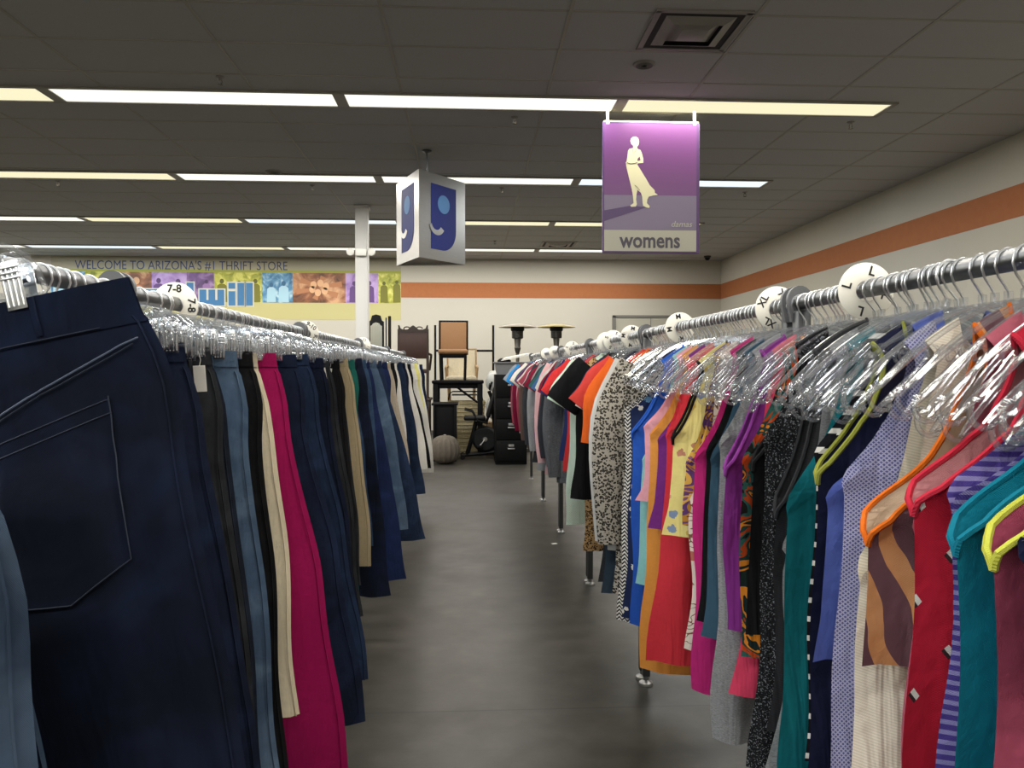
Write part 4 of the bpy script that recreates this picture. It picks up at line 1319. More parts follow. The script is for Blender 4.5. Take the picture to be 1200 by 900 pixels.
add_top(T, 0.755, S('#a24a63'), 'tank_top', 'rose tank top', -0.86, 'dusty rose tank top with lime trim at the right edge', w=0.262, under=-0.335, trim=LIMEB, seed=102, rz=R(2))
add_top(T, 0.81, S('#137f97'), 'tank_top', 'teal-blue tank top', -0.88, 'bright teal-blue tank top right of the red gem-print tank', w=0.262, under=-0.335, trim=S('#0f6f86'), seed=103, rz=0, hemw=0.255)
add_top(T, 0.862, FL['purple stripe'], 'tank_top', 'purple striped tank', -0.80, 'purple fine-striped tank peeking out behind the teal-blue tank', w=0.225, seed=104)
add_top(T, 0.915, FL['red gems'], 'tank_top', 'red gem-print tank', -0.92, 'red sleeveless top printed with small grey gem shapes', w=0.238, under=-0.315, trim=S('#bb2a3e'), bulge=True, t=0.03, seed=105, rz=R(-2), hemw=0.262, fold=0.014)
add_top(T, 0.965, S('#b26172'), 'tank_top', 'dusty pink tank', -0.86, 'dusty pink tank between the red gem-print and the amber-striped tanks', w=0.205, under=-0.36, seed=106, rz=0)
add_top(T, 1.022, FL['amber bands'], 'tank_top', 'amber-striped tank', -0.56, 'brown and amber striped tank with thick orange trim', w=0.245, under=-0.375, trim=ORB, bulge=True, t=0.034, seed=107, rz=R(1), hemw=0.225, strap=(0.05, 0.10))
add_top(T, 1.092, FL['rib cream'], 'tank_top', 'cream ribbed tank', -0.98, 'long cream ribbed top below the amber-striped tank', under=-0.45, w=0.215, hemw=0.27, seed=108, rz=R(1), fold=0.006)
add_top(T, 1.15, FL['lavender'], 'tank_top', 'lavender print tank', -0.98, 'lavender tank with a small ring print, left of the cream ribbed top', w=0.208, hemw=0.255, under=-0.33, seed=109, rz=R(3), fold=0.016)
add_top(T, 1.195, S('#5a6bb8'), 'tank_top', 'periwinkle tank', -0.62, 'periwinkle blue tank with broad flat straps', w=0.215, under=-0.36, strap=(0.035, 0.085), seed=110)
add_top(T, 1.235, S('#171a34'), 'tank_top', 'lime-trimmed navy tank', -0.84, 'navy tank with lime armhole edge behind the lavender print tank', w=0.212, under=-0.325, trim=S('#8f9440'), seed=111, rz=0)
add_top(T, 1.275, FL['bw stripe'], 'tank_top', 'black-white striped tank', -0.82, 'black and white striped tank beside the big teal top', w=0.195, seed=112)
add_top(T, 1.335, S('#16737d'), 'tank_top', 'big teal top', -0.98, 'long teal sleeveless top gathered at the hem', w=0.222, under=-0.40, strap=(0.07, 0.12), blouson=True, seed=113, rz=R(-4), t=0.05, fold=0.016, hemw=0.262)
add_top(T, 1.385, FL['light marl'], 'tank_top', 'pale grey tank', -0.90, 'pale grey tank showing below the black ribbed racerback', under=-0.5, w=0.2, hemw=0.24, seed=114)
add_top(T, 1.44, FL['rib black'], 'tank_top', 'black ribbed racerback', -0.84, 'black ribbed racerback tank left of the big teal top', w=0.198, under=-0.42, strap=(0.03, 0.13), trim=S('#2b2c2f'), seed=115, rz=R(3))
add_top(T, 1.515, FL['speckle'], 'dress', 'speckled black dress', -0.95, 'long black dress with a fine grey speckle', w=0.195, hemw=0.225, seed=116, rz=R(3))
add_top(T, 1.565, S('#17171a'), 'tank_top', 'black scoop tank', -0.70, 'black scoop tank draped above the orange and green print tank', w=0.202, under=-0.345, trim=BLKB, strap=(0.05, 0.11), seed=117, rz=0)
add_top(T, 1.605, FL['camo'], 'tank_top', 'orange-green print tank', -0.76, 'tank in an orange, black and dark green splash print', w=0.212, hemw=0.215, under=-0.35, seed=118, rz=R(-2))
add_top(T, 1.655, S('#d94566'), 'tank_top', 'coral pink tank', -0.86, 'coral pink tank hem showing below the orange and green print', w=0.19, under=-0.45, hemw=0.215, seed=119)
add_top(T, 1.715, S('#7a2f82'), 'tank_top', 'purple scoop tank', -0.74, 'purple scoop tank left of the orange and green print', w=0.212, under=-0.375, trim=S('#7f3687'), seed=120, rz=R(-3), hemw=0.185)
add_top(T, 1.775, FL['light marl'], 'tank_top', 'long grey tank', -1.02, 'long heather grey tank with wide straps', w=0.205, under=-0.33, strap=(0.06, 0.125), seed=121, rz=0, hemw=0.215)
add_top(T, 1.835, S('#39566a'), 'tank_top', 'slate tank', -0.80, 'slate blue tank between the grey and the magenta tanks', w=0.208, under=-0.37, hemw=0.225, seed=122)
add_top(T, 1.885, BLK, 'tank_top', 'black tank', -0.78, 'plain black tank beside the slate blue tank', w=0.202, under=-0.36, seed=123)
add_top(T, 1.945, S('#bd2b76'), 'tank_top', 'magenta tank', -0.98, 'long magenta tank left of the black and slate tanks', w=0.212, under=-0.38, hemw=0.20, strap=(0.06, 0.12), seed=124, rz=R(-2))
add_top(T, 2.02, FL['scroll'], 'tank_top', 'scroll print tank', -0.90, 'off-white tank with a brown scroll print below the yellow floral', under=-0.52, w=0.20, hemw=0.205, seed=125)
add_top(T, 2.07, FL['purple gold'], 'tank_top', 'purple-gold tank', -0.58, 'purple tank with a gold ornamental print', under=-0.41, w=0.2, seed=126)
add_top(T, 2.12, FL['yellow floral'], 'tank_top', 'yellow floral tank', -0.62, 'pale yellow floral tank with black trim', w=0.222, under=-0.345, trim=BLKB, seed=127, rz=R(-3), strap=(0.07, 0.15))
add_top(T, 2.235, S('#d03743'), 'tank_top', 'coral red tank', -1.02, 'long coral red tank left of the yellow floral tank', w=0.208, under=-0.35, hemw=0.26, seed=128, rz=R(-3), strap=(0.07, 0.155), fold=0.010)
add_top(T, 2.30, S('#722d7c'), 'tank_top', 'violet tank', -0.64, 'violet tank crossing behind the coral red tank', w=0.218, under=-0.37, seed=129)
add_top(T, 2.375, S('#dd9444'), 'tank_top', 'orange tank', -1.10, 'long apricot orange tank left of the coral red tank', w=0.222, hemw=0.25, under=-0.36, seed=130, rz=R(-2))
add_top(T, 2.44, S('#e0a3b0'), 'tank_top', 'pale pink tank', -0.58, 'pale pink tank beside the royal blue tank', w=0.225, under=-0.34, seed=131)
add_top(T, 2.485, S('#8cc6c4'), 'tank_top', 'mint tank', -0.86, 'pale mint tank behind the orange tank', under=-0.45, w=0.222, seed=132)
add_top(T, 2.56, S('#2a57b4'), 'tank_top', 'royal blue tank', -1.02, 'royal blue tank left of the orange tank', w=0.238, hemw=0.235, under=-0.37, strap=(0.07, 0.14), trim=S('#2c5cba'), seed=133, rz=R(-2))
add_top(T, 2.63, FL['paisley'], 'dress', 'navy paisley dress', -1.02, 'navy dress with white paisley flowers beside the chevron top', w=0.228, seed=134)
add_top(T, 2.70, FL['chevron'], 'dress', 'chevron dress', -1.05, 'black and white chevron dress beside the leopard blouse', w=0.235, hemw=0.255, seed=135)
add_top(B, 2.80, FL['leopard'], 'blouse', 'leopard blouse', -0.98, 'long grey leopard-print blouse with full sleeves', w=0.235, sleeve='long', seed=136, rz=R(-3), hemw=0.255, fold=0.018)
add_top(B, 2.90, S('#c6c4bf'), 'blouse', 'silver blouse', -0.84, 'silver white blouse left of the leopard blouse', w=0.245, hemw=0.265, sleeve='long', seed=137)
add_top(T, 2.975, S('#3a4856'), 'dress', 'slate dress', -1.02, 'plain slate dress hem below the silver white blouse', w=0.24, hemw=0.27, seed=138)
add_top(B, 3.05, S('#e06527'), 't_shirt', 'orange tee', -0.62, 'bright orange tee with gathered sleeve', sleeve='elbow', seed=139, rz=0, w=0.22)
add_top(B, 3.14, S('#c9463f'), 't_shirt', 'coral tee', -0.60, 'coral red tee with short sleeve left of the orange tee', seed=140, rz=0)
add_top(B, 3.21, S('#d8d6d0'), 't_shirt', 'white tee', -0.64, 'white tee peeking out behind the coral red tee', seed=141, offx=0.02)
add_top(B, 3.28, S('#e88f78'), 't_shirt', 'peach tee', -0.72, 'peach tee hanging below the coral red tee sleeve', seed=142, w=0.235, offx=0.03)
add_top(B, 3.36, FL['dark marl'], 'dress', 'marled grey dress', -1.08, 'long marled grey dress under the navy tee with lime band', seed=143, w=0.235, hemw=0.29, sleeve='short', offx=0.07)
def band(root, cl):
    for s_ in (-1,):
        m = MB()
        m.add([(s_ * 0.275, -0.030, -0.245), (s_ * 0.335, -0.026, -0.300), (s_ * 0.315, -0.028, -0.325), (s_ * 0.255, -0.031, -0.272)], [(0, 1, 2, 3)])
        m.add([(s_ * 0.275, -0.028, -0.245), (s_ * 0.335, -0.024, -0.300), (s_ * 0.315, -0.026, -0.325), (s_ * 0.255, -0.029, -0.272)], [(3, 2, 1, 0)])
        m.obj('sleeve_band', S('#a8d63a'), root)
add_top(B, 3.45, S('#252b45'), 't_shirt', 'lime-banded tee', -0.72, 'navy tee with a lime band on its sleeve', seed=144, offx=0.03, extra=band)
add_top(B, 3.54, FL['grey marl'], 't_shirt', 'grey marl tee', -0.68, 'grey marl tee beside the navy tee with lime band', seed=145, offx=0.08)
add_top(B, 3.63, S('#cfcfcf'), 't_shirt', 'pale silver tee', -0.82, 'pale silver tee between the grey marl tee and the big black tee', seed=146, offx=0.09)
add_top(B, 3.72, BLK, 't_shirt', 'big black tee', -0.78, 'big black tee with wide sleeves midway down the right row', seed=147, rz=R(-3), w=0.235, offx=-0.035)
add_top(B, 3.86, FL['tan leopard'], 'dress', 'tan leopard dress', -1.06, 'tan leopard-print dress hem below the big black tee', seed=148, w=0.24, hemw=0.28, offx=0.06)
add_top(B, 4.02, FL['mint grid'], 't_shirt', 'mint grid tee', -0.96, 'mint green tee with a small white grid print', seed=149, rz=R(-2), w=0.24, hemw=0.27, offx=-0.02)
add_top(B, 4.20, S('#3a75aa'), 't_shirt', 'sky blue tee', -0.92, 'sky blue tee left of the mint grid tee', seed=150, hemw=0.27, offx=0.03)
add_top(B, 4.42, S('#c93434'), 't_shirt', 'red tee', -0.74, 'bright red tee sleeve beyond the sky blue tee', seed=151)
add_top(B, 4.60, S('#26315c'), 't_shirt', 'dark blue tee', -0.70, 'dark blue tee beside the bright red tee', seed=152)
add_top(B, 4.80, FL['grey marl'], 'long_sleeve_shirt', 'grey long-sleeve shirt', -0.86, 'grey long-sleeve shirt behind the dark blue tee', seed=153, sleeve='long')
add_top(B, 5.45, S('#dcb1b2'), 'long_sleeve_shirt', 'pale pink shirt', -0.90, 'pale pink long-sleeve shirt in the far part of the right row', seed=154, sleeve='long', rz=0)
add_top(B, 6.05, FL['light marl'], 'long_sleeve_shirt', 'silver-grey shirt', -0.95, 'silver-grey long-sleeve shirt behind the pale pink shirt', seed=155, sleeve='long')
add_top(B, 6.60, FL['dark marl'], 'long_sleeve_shirt', 'charcoal shirt', -0.95, 'charcoal grey long-sleeve shirt left of the pale pink shirt', seed=156, sleeve='long', rz=0)
add_top(B, 7.20, S('#5b4a44'), 'long_sleeve_shirt', 'brown shirt', -0.9, 'brown long-sleeve shirt behind the charcoal grey shirt', seed=157, sleeve='long')
add_top(B, 7.80, S('#d9d4ca'), 't_shirt', 'cream tee', -0.74, 'cream tee between the brown and the maroon shirts', seed=158)
add_top(B, 8.20, S('#6d1230'), 'long_sleeve_shirt', 'maroon shirt', -0.80, 'maroon long-sleeve shirt near the far end of the right row', seed=159, sleeve='long', rz=0)
add_top(B, 8.85, S('#2c87c9'), 't_shirt', 'bright blue tee', -0.78, 'bright blue tee next to last at the far end', seed=160)
add_top(B, 9.35, S('#8c98a2'), 't_shirt', 'far grey tee', -0.72, 'grey tee close to the far end of the right row', seed=161, sleeve='short')
add_top(T, 9.66, FL['light marl'], 'tank_top', 'last grey tank', -0.62, 'grey sleeveless top at the very far end of the right row', seed=162)
named_right = [q[1] for q in QUEUE if q[0] == 'top']
PAL_NEAR = [('#17181c', 'jet tank'), ('#7f1d3a', 'wine tank'), ('#3f3f78', 'plum-blue tank'), ('#2f5f73', 'petrol tank'), ('#b9b4ac', 'stone tank'), ('#8a3b62', 'berry tank'), ('#20283c', 'midnight tank'), ('#c7785a', 'terracotta tank')]
PAL_FAR = [('#17181c', 'jet tee'), ('#23283a', 'midnight tee'), ('#5a5d62', 'iron tee'), ('#7a1c33', 'wine tee'), ('#bfbcb6', 'stone tee'), ('#3c5f8a', 'steel-blue tee'), ('#5c3a63', 'plum tee'), ('#2e5a58', 'spruce tee'), ('#a98f86', 'mushroom tee'), ('#31343a', 'graphite tee'), ('#8f3c4c', 'cherry tee'), ('#c4a3a6', 'blush tee')]
rn = random.Random(5)
y = 4.75
pk = 0
while y < 9.6:
    if min(abs(y - q) for q in named_right) > 0.03:
        if y < 2.75:
            c_, sh_ = PAL_NEAR[pk % len(PAL_NEAR)]; pk += rn.choice((1, 1, 3))
            add_top(T, y, S(c_), 'tank_top', sh_, -rn.uniform(0.62, 0.82), w=0.17, hemw=0.18, under=-0.36, seed=900 + int(y * 100), fold=0.006, t=0.014, rz=R(rn.uniform(-3, 3)))
        else:
            c_, sh_ = PAL_FAR[pk % len(PAL_FAR)]; pk += rn.choice((1, 1, 5))
            lng = y > 5 and rn.random() < 0.4
            nm = 'long_sleeve_shirt' if lng else 't_shirt'
            if lng: sh_ = sh_.replace(' tee', ' shirt')
            add_top(B, y, S(c_), nm, sh_, -rn.uniform(0.66, 0.90) if y > 4.9 else -rn.uniform(0.62, 0.76), w=0.185 if y < 4.9 else 0.215, hemw=0.19 if y < 4.9 else 0.235, sleeve='long' if lng else 'short', seed=900 + int(y * 100), fold=0.006, t=0.014, rz=R(rn.uniform(-4, 4)), offx=0.075 if y < 4.9 else 0.035)
    y += rn.uniform(0.038, 0.05) if y < 4.9 else rn.uniform(0.06, 0.085)

for kd in ('pants', 'top'):
    row = sorted([q for q in QUEUE if q[0] == kd], key=lambda q: q[1])
    for i, q in enumerate(row):
        gaps = [abs(q[1] - row[j][1]) for j in (i - 1, i + 1) if 0 <= j < len(row)]
        HANG['Y'] = q[1]; HANG['gap'] = min(gaps)
        (make_pants if kd == 'pants' else make_top)(*q[2], **q[3])

# ------------------------------------------------------------------ labels by neighbours, and a hanger for each garment
NTH = ['first', 'second', 'third', 'fourth', 'fifth', 'sixth', 'seventh', 'eighth', 'ninth', 'tenth', 'eleventh', 'twelfth', 'thirteenth', 'fourteenth', 'fifteenth', 'sixteenth']
for side in (-1, 1):
    row = sorted([s for s in SPEC if s['side'] == side], key=lambda s: s['Y'])
    named, k = None, 0
    for s in row:
        if s['label'] is not None:
            named, k = s['short'], 0
            hl = f"clear plastic hanger holding the {s['short']}" + (' on the left rack' if side < 0 else ' on the right rack')
        else:
            s['label'] = f"{s['short']}, {NTH[k]} behind the {named}"
            hl = f"clear plastic hanger holding the {s['short']}, {NTH[k]} behind the {named}"
            k += 1
        grp = ('jeans and trousers on the left racks' if side < 0 else ('sleeveless tops on the near right racks' if s['Y'] < 2.76 else 'tees and shirts on the far right racks'))
        tag(s['o'], s['label'], s['cat'], grp)
        hanger(s['kind'], s['x'] - (0.035 if s['Y'] == 0.97 else 0), s['Y'], side, hl, s['rz'], s['ry'], 'clear hangers on the left rail' if side < 0 else 'clear hangers on the right rail', s.get('sz', 1.0) if s['Y'] > 0.8 or side > 0 else 1.55, RAIL_Z + (s.get('dz', 0) if s['Y'] > 0.8 else 0.0))
COUNT = {}
def empty_label(row, y, what):
    nm = [s for s in row if s['Y'] <= y]
    nm = [s for s in nm if s['short'] in NAMED]
    a = nm[-1]['short'] if nm else row[0]['short']
    k = COUNT.get((what, a), 0); COUNT[(what, a)] = k + 1
    return f"empty {what}, {NTH[k]} behind the {a}"
NAMED = {q[2][4] for q in QUEUE if q[0] == 'top' and len(q[2]) > 6} | {q[2][2] for q in QUEUE if q[0] == 'pants' and 'label' in q[3]}
# empty and surplus hangers pushed between the garments, their bare shoulders drooping towards the aisle
rn = random.Random(77)
row = sorted([s for s in SPEC if s['side'] == 1], key=lambda s: s['Y'])
y = 0.84
while y < 9.5:
    nb = min(row, key=lambda s: abs(s['Y'] - y))
    if abs(nb['Y'] - y) > 0.008:
        hanger('top', XR, y, 1, empty_label(row, y, 'clear plastic hanger'), sway(y, 1) + R(rn.uniform(-5, 5)), R(rn.uniform(-9, 5)), 'empty clear hangers on the right rail')
    y += rn.uniform(0.028, 0.045) if y < 4.9 else rn.uniform(0.06, 0.09)
rowl = sorted([s for s in SPEC if s['side'] == -1], key=lambda s: s['Y'])
y = 1.27
while y < 6.5:
    nb = min(rowl, key=lambda s: abs(s['Y'] - y))
    if abs(nb['Y'] - y) > 0.012:
        hanger('pants', XL, y, -1, empty_label(rowl, y, 'clear clip hanger'), sway(y, -1) + R(rn.uniform(-2, 2)), R(rn.uniform(-4, 4)), 'empty clear clip hangers on the left rail')
    y += rn.uniform(0.045, 0.07)
hanger('top', XR - 0.01, 1.215, 1, 'empty clear hanger sticking up in front of the periwinkle strap', sway(1.215, 1) + R(-4), R(6), 'empty clear hangers on the right rail')
# ------------------------------------------------------------------ furniture at the back
WOODD = plain('dark carved wood', '#2c1a13', 0.45, noise=0.3, nscale=9); LEATH = plain('dark brown leather', '#3c2018', 0.5, noise=0.25, nscale=12)
TANU = plain('tan upholstery', '#85603c', 0.7, noise=0.12, nscale=25); PALEW = plain('pale wood', '#a28358', 0.5, noise=0.25, nscale=10)
BLKW = plain('black painted wood', '#080709', 0.6, spec=0.12); GREYB = plain('grey bin plastic', '#6f7071', 0.5)

# dark table, tan chair on it
Yt = 12.75
tl, tr = at(506, 446, Yt), at(567, 446, Yt)
tzz = tl.z
tcx = (tl.x + tr.x) / 2; tw = tr.x - tl.x; td = 0.85
t = thing('table', (tcx, Yt + td / 2, 0), 'tall black wooden table carrying the tan upholstered chair', 'table')
MB().rbox((0, 0, tzz - 0.025), (tw, td, 0.05), 0.008).obj('tabletop', BLKW, t)
MB().rbox((0, 0, tzz - 0.09), (tw - 0.12, td - 0.12, 0.08), 0.004).obj('apron', BLKW, t)
for sx in (-1, 1):
    for sy_ in (-1, 1):
        MB().rbox((sx * (tw / 2 - 0.06), sy_ * (td / 2 - 0.06), (tzz - 0.05) / 2), (0.085, 0.085, tzz - 0.05), 0.006).obj('leg', BLKW, t)
MB().tube([(tw / 2 - 0.10, -td / 2 + 0.05, tzz - 0.36), (tw / 2 - 0.45, -td / 2 + 0.05, tzz - 0.10)], 0.02, 6).obj('brace', BLKW, t)

def dining_chair(loc, label, w=0.47, h=1.0, mats=(BLKW, TANU), rz=0.0, arms=False, name='dining_chair'):
    fr, up = mats
    t = thing(name, loc, label, 'chair', None, rz)
    sh_ = 0.44
    for sx in (-1, 1):
        MB().tube([(sx * (w / 2 - 0.03), -0.21, sh_), (sx * (w / 2 - 0.035), -0.22, 0)], [0.026, 0.018], 8).obj('leg', fr, t)
        MB().tube([(sx * (w / 2 - 0.03), 0.20, sh_), (sx * (w / 2 - 0.05), 0.27, 0)], [0.024, 0.017], 8).obj('leg', fr, t)
    MB().rbox((0, 0, sh_ - 0.03), (w - 0.02, 0.45, 0.07), 0.01).obj('seat_rail', fr, t)
    MB().rbox((0, -0.01, sh_ + 0.035), (w + 0.02, 0.48, 0.085), 0.035, seg=3).obj('seat', up, t)
    tilt = Matrix.Rotation(R(-8), 4, 'X')
    m = MB().rbox((0, 0, 0.30), (w - 0.02, 0.05, 0.52), 0.02, seg=3).xform(Matrix.Translation((0, 0.20, sh_ + 0.0)) @ tilt)
    m.obj('backrest', up, t)
    f = MB()
    for sx in (-1, 1): f.rbox((sx * w / 2, 0, 0.28), (0.03, 0.055, 0.58), 0.006)
    f.rbox((0, 0, 0.565), (w + 0.03, 0.055, 0.03), 0.006)
    f.xform(Matrix.Translation((0, 0.20, sh_)) @ tilt).obj('back_frame', fr, t)
    if arms:
        for sx in (-1, 1):
            MB().tube([(sx * w / 2, 0.22, sh_ + 0.26), (sx * (w / 2 + 0.02), -0.02, sh_ + 0.25), (sx * (w / 2 + 0.02), -0.19, sh_ + 0.22), (sx * (w / 2), -0.2, sh_ + 0.0)], 0.022, 8).obj('arm', fr, t)
    return t
cb = at(531, 446, Yt + 0.25)
dining_chair((cb.x, Yt + 0.38, tzz), 'tan upholstered dining chair with dark legs standing on the black table', w=0.47)
# pale armchair behind on its own low plinth
ph = 0.75
ac = at(541, 446, Yt + 1.3)
t = thing('storage_box', (ac.x, Yt + 1.3, 0), 'brown wooden box stand behind the black table', 'box')
MB().rbox((0, 0, ph / 2), (0.8, 0.8, ph), 0.01).obj('body', PALEW, t)
MB().rbox((0, 0, ph - 0.02), (0.84, 0.84, 0.04), 0.006).obj('lid', PALEW, t)
dining_chair((ac.x, Yt + 1.3, ph), 'pale wooden armchair half hidden behind the tan upholstered chair', w=0.52, mats=(PALEW, CREAM_T), arms=True, name='armchair')

# left platform (a long dark dresser), carved armchair and standing mirror on it
Yd = 12.6
dz_ = 0.92
dx0, dx1 = at(425, 440, Yd).x, at(503, 440, Yd).x
t = thing('dresser', ((dx0 + dx1) / 2, Yd + 0.3, 0), 'dark low dresser under the carved armchair and the standing mirror', 'dresser')
MB().rbox((0, 0, dz_ / 2 + 0.04), (dx1 - dx0, 0.66, dz_ - 0.08), 0.01).obj('body', WOODD, t)
MB().rbox((0, 0, dz_ - 0.02), (dx1 - dx0 + 0.05, 0.70, 0.04), 0.01).obj('top', WOODD, t)
for k in range(3):
    dr = MB().rbox((-(dx1 - dx0) / 3 + k * (dx1 - dx0) / 3, -0.335, 0.5), ((dx1 - dx0) / 3 - 0.04, 0.02, 0.62), 0.008).obj('drawer', LEATH, t)
    MB().lathe([(0, 0), (0.012, 0), (0.016, 0.02), (0, 0.026)], (-(dx1 - dx0) / 3 + k * (dx1 - dx0) / 3, -0.345, 0.55), 12, rot=Matrix.Rotation(R(90), 3, 'X')).obj('knob', plain('brass knob', '#8f7440', 0.3, 0.9), dr)
for sx in (-1, 1):
    MB().rbox((sx * ((dx1 - dx0) / 2 - 0.06), 0, 0.04), (0.08, 0.5, 0.08), 0.006).obj('foot', WOODD, t)
# carved armchair seen from behind
c0 = at(485, 382, Yd + 0.2); hgt = c0.z - dz_
t = thing('armchair', (c0.x, Yd + 0.24, dz_), 'dark carved wooden armchair with brown back panel left of the tan chair', 'chair')
w = 0.46
MB().rbox((0, 0, 0.44), (w, 0.44, 0.07), 0.015).obj('seat', LEATH, t)
MB().rbox((0, -0.20, hgt * 0.745), (w, 0.035, hgt * 0.40), 0.01).obj('back_panel', LEATH, t)
cr = []
for k in range(25):
    u = -1 + k / 12
    cr.append((u * w / 2 * 1.04, hgt * 0.945 + 0.035 * math.cos(u * PI * 2) * (1 - 0.5 * abs(u)) + 0.03 * (1 - abs(u)) + (0.05 if abs(u) > 0.9 else 0)))
MB().prism(cr + [(w / 2 * 1.02, hgt * 0.90), (-w / 2 * 1.02, hgt * 0.90)], -0.225, -0.175).obj('crest_rail', WOODD, t, angle=25)
for k in (-0.5, 0.5):
    MB().tube([(k * 0.2 + 0.05 * math.cos(R(a)) , -0.20, hgt * 0.955 + 0.03 * math.sin(R(a))) for a in range(0, 300, 30)], 0.011, 6).obj('scroll', WOODD, t)
for sx in (-1, 1):
    MB().tube([(sx * w / 2, -0.2, hgt * 0.95), (sx * w / 2, -0.2, 0.44), (sx * w / 2, -0.22, 0)], [0.02, 0.024, 0.022], 8).obj('back_post', WOODD, t)
    MB().tube([(sx * (w / 2 - 0.02), 0.2, 0.44), (sx * (w / 2 - 0.02), 0.2, 0)], [0.024, 0.018], 8).obj('leg', WOODD, t)
    MB().tube([(sx * w / 2, -0.19, hgt * 0.62), (sx * (w / 2 + 0.045), 0.0, hgt * 0.60), (sx * (w / 2 + 0.04), 0.17, hgt * 0.59), (sx * (w / 2 + 0.01), 0.19, 0.45)], 0.02, 8).obj('arm', WOODD, t)
# standing mirror
m0, m1, mt = at(433, 370, Yd + 0.35), at(449, 370, Yd + 0.35), at(441, 368.5, Yd + 0.35)
mcx = (m0.x + m1.x) / 2; mw = m1.x - m0.x; mh = mt.z - dz_
t = thing('standing_mirror', (mcx, Yd + 0.35, dz_), 'black framed arched mirror beside the white column', 'mirror')
def arch(w_, h0, h1, drop_):
    return [(-w_ / 2, h0), (w_ / 2, h0), (w_ / 2, h1 - drop_), (w_ * 0.36, h1 - drop_ * 0.8), (w_ * 0.28, h1 - 0.02), (0, h1), (-w_ * 0.28, h1 - 0.02), (-w_ * 0.36, h1 - drop_ * 0.8), (-w_ / 2, h1 - drop_)]
MB().prism(arch(mw * 1.12, 0.30, mh, 0.12), -0.02, 0.02).obj('frame', BLACKM, t, smooth=False)
MB().prism(arch(mw * 0.86, 0.38, mh - 0.13, 0.06), -0.026, -0.019).obj('glass', plain('mirror glass', '#aeb0aa', 0.08, 1.0), t, smooth=False)
MB().rbox((mw * 0.95, 0.05, mh * 0.5 + 0.06), (0.05, 0.04, mh * 0.88), 0.008).obj('wing_panel', BLACKM, t)
MB().rbox((mw * 0.70, 0.03, mh * 0.5 + 0.06), (0.02, 0.02, mh * 0.84), 0.004).obj('wing_panel', BLACKM, t)
for sx in (-1, 1):
    MB().tube([(sx * mw * 0.5, -0.18, 0.012), (sx * mw * 0.5, 0, 0.10), (sx * mw * 0.5, 0.18, 0.012)], 0.016, 6).obj('foot', BLACKM, t)
    MB().cyl((sx * mw * 0.5, 0, 0.06), (sx * mw * 0.5, 0, 0.5), 0.016, 8).obj('post', BLACKM, t)
MB().tube([(0.0, -0.06, 0.20), (0.10, -0.05, 0.30), (0.22, -0.04, 0.34), (0.34, -0.05, 0.26)], 0.018, 6).obj('scroll', BLACKM, t)

# open pipe garment frame behind the chairs
Yp = 14.9
p0, p1 = at(510, 381, Yp), at(578, 381, Yp)
pz = p0.z; pw = p1.x - p0.x; bzz = at(560, 411, Yp).z
t = thing('pipe_frame', ((p0.x + p1.x) / 2, Yp, 0), 'thin black metal frame standing behind the tan chair', 'frame')
for sx in (-1, 1):
    MB().cyl((sx * pw / 2, 0, 0.0), (sx * pw / 2, 0, pz), 0.022, 10).obj('post', BLACKM, t)
    MB().tube([(sx * pw / 2, -0.25, 0.02), (sx * pw / 2, 0.25, 0.02)], 0.02, 8).obj('foot', BLACKM, t)
MB().cyl((-pw / 2, 0, bzz), (pw / 2, 0, bzz), 0.022, 10).obj('crossbar', BLACKM, t)

# patio heaters
def heater(px, Y, label, col):
    c_ = at(px, 383, Y)
    t = thing('patio_heater', (c_.x, Y, 0), label, 'patio heater')
    zt = c_.z
    sm_ = plain('heater shade ' + col, col, 0.5, 0.1)
    r_ = 22.5 / F * Y
    MB().lathe([(0, zt + 0.055), (r_ * 0.35, zt + 0.045), (r_ * 0.95, zt + 0.005), (r_, zt - 0.012), (r_ * 0.96, zt - 0.012), (r_ * 0.4, zt + 0.02), (0, zt + 0.03)], n=36).obj('reflector', sm_, t)
    MB().lathe([(0, zt + 0.02), (0.115, zt + 0.02), (0.115, zt - 0.06), (0.10, zt - 0.075), (0, zt - 0.075)], n=24).obj('burner_cap', BLACKM, t)
    m = MB().lathe([(0.095, zt - 0.07), (0.095, zt - 0.19), (0.085, zt - 0.20), (0, zt - 0.20)], n=24)
    for k in range(5): m.lathe([(0.097, zt - 0.085 - 0.022 * k), (0.102, zt - 0.089 - 0.022 * k), (0.097, zt - 0.093 - 0.022 * k)], n=24)
    m.obj('burner', plain('heater burner', '#4b4a46', 0.4, 0.8), t)
    MB().lathe([(0.06, zt - 0.20), (0.045, zt - 0.34), (0.055, zt - 0.36), (0.04, zt - 0.42), (0.03, zt - 0.45)], n=18).obj('control_neck', plain('heater neck', '#57554f', 0.4, 0.8), t)
    MB().cyl((0, 0, 0.75), (0, 0, zt - 0.44), 0.03, 14).obj('pole', plain('heater pole', '#5b594f', 0.4, 0.8), t)
    MB().lathe([(0.24, 0.0), (0.24, 0.05), (0.2, 0.08), (0.2, 0.70), (0.12, 0.78), (0.03, 0.80)], n=24).obj('tank_housing', plain('heater housing', '#57554f', 0.4, 0.8), t)
heater(606.5, 13.2, 'patio heater with grey reflector, left of the pair', '#7f796c')
heater(652, 13.6, 'patio heater with yellowish reflector, right of the pair', '#8f8350')

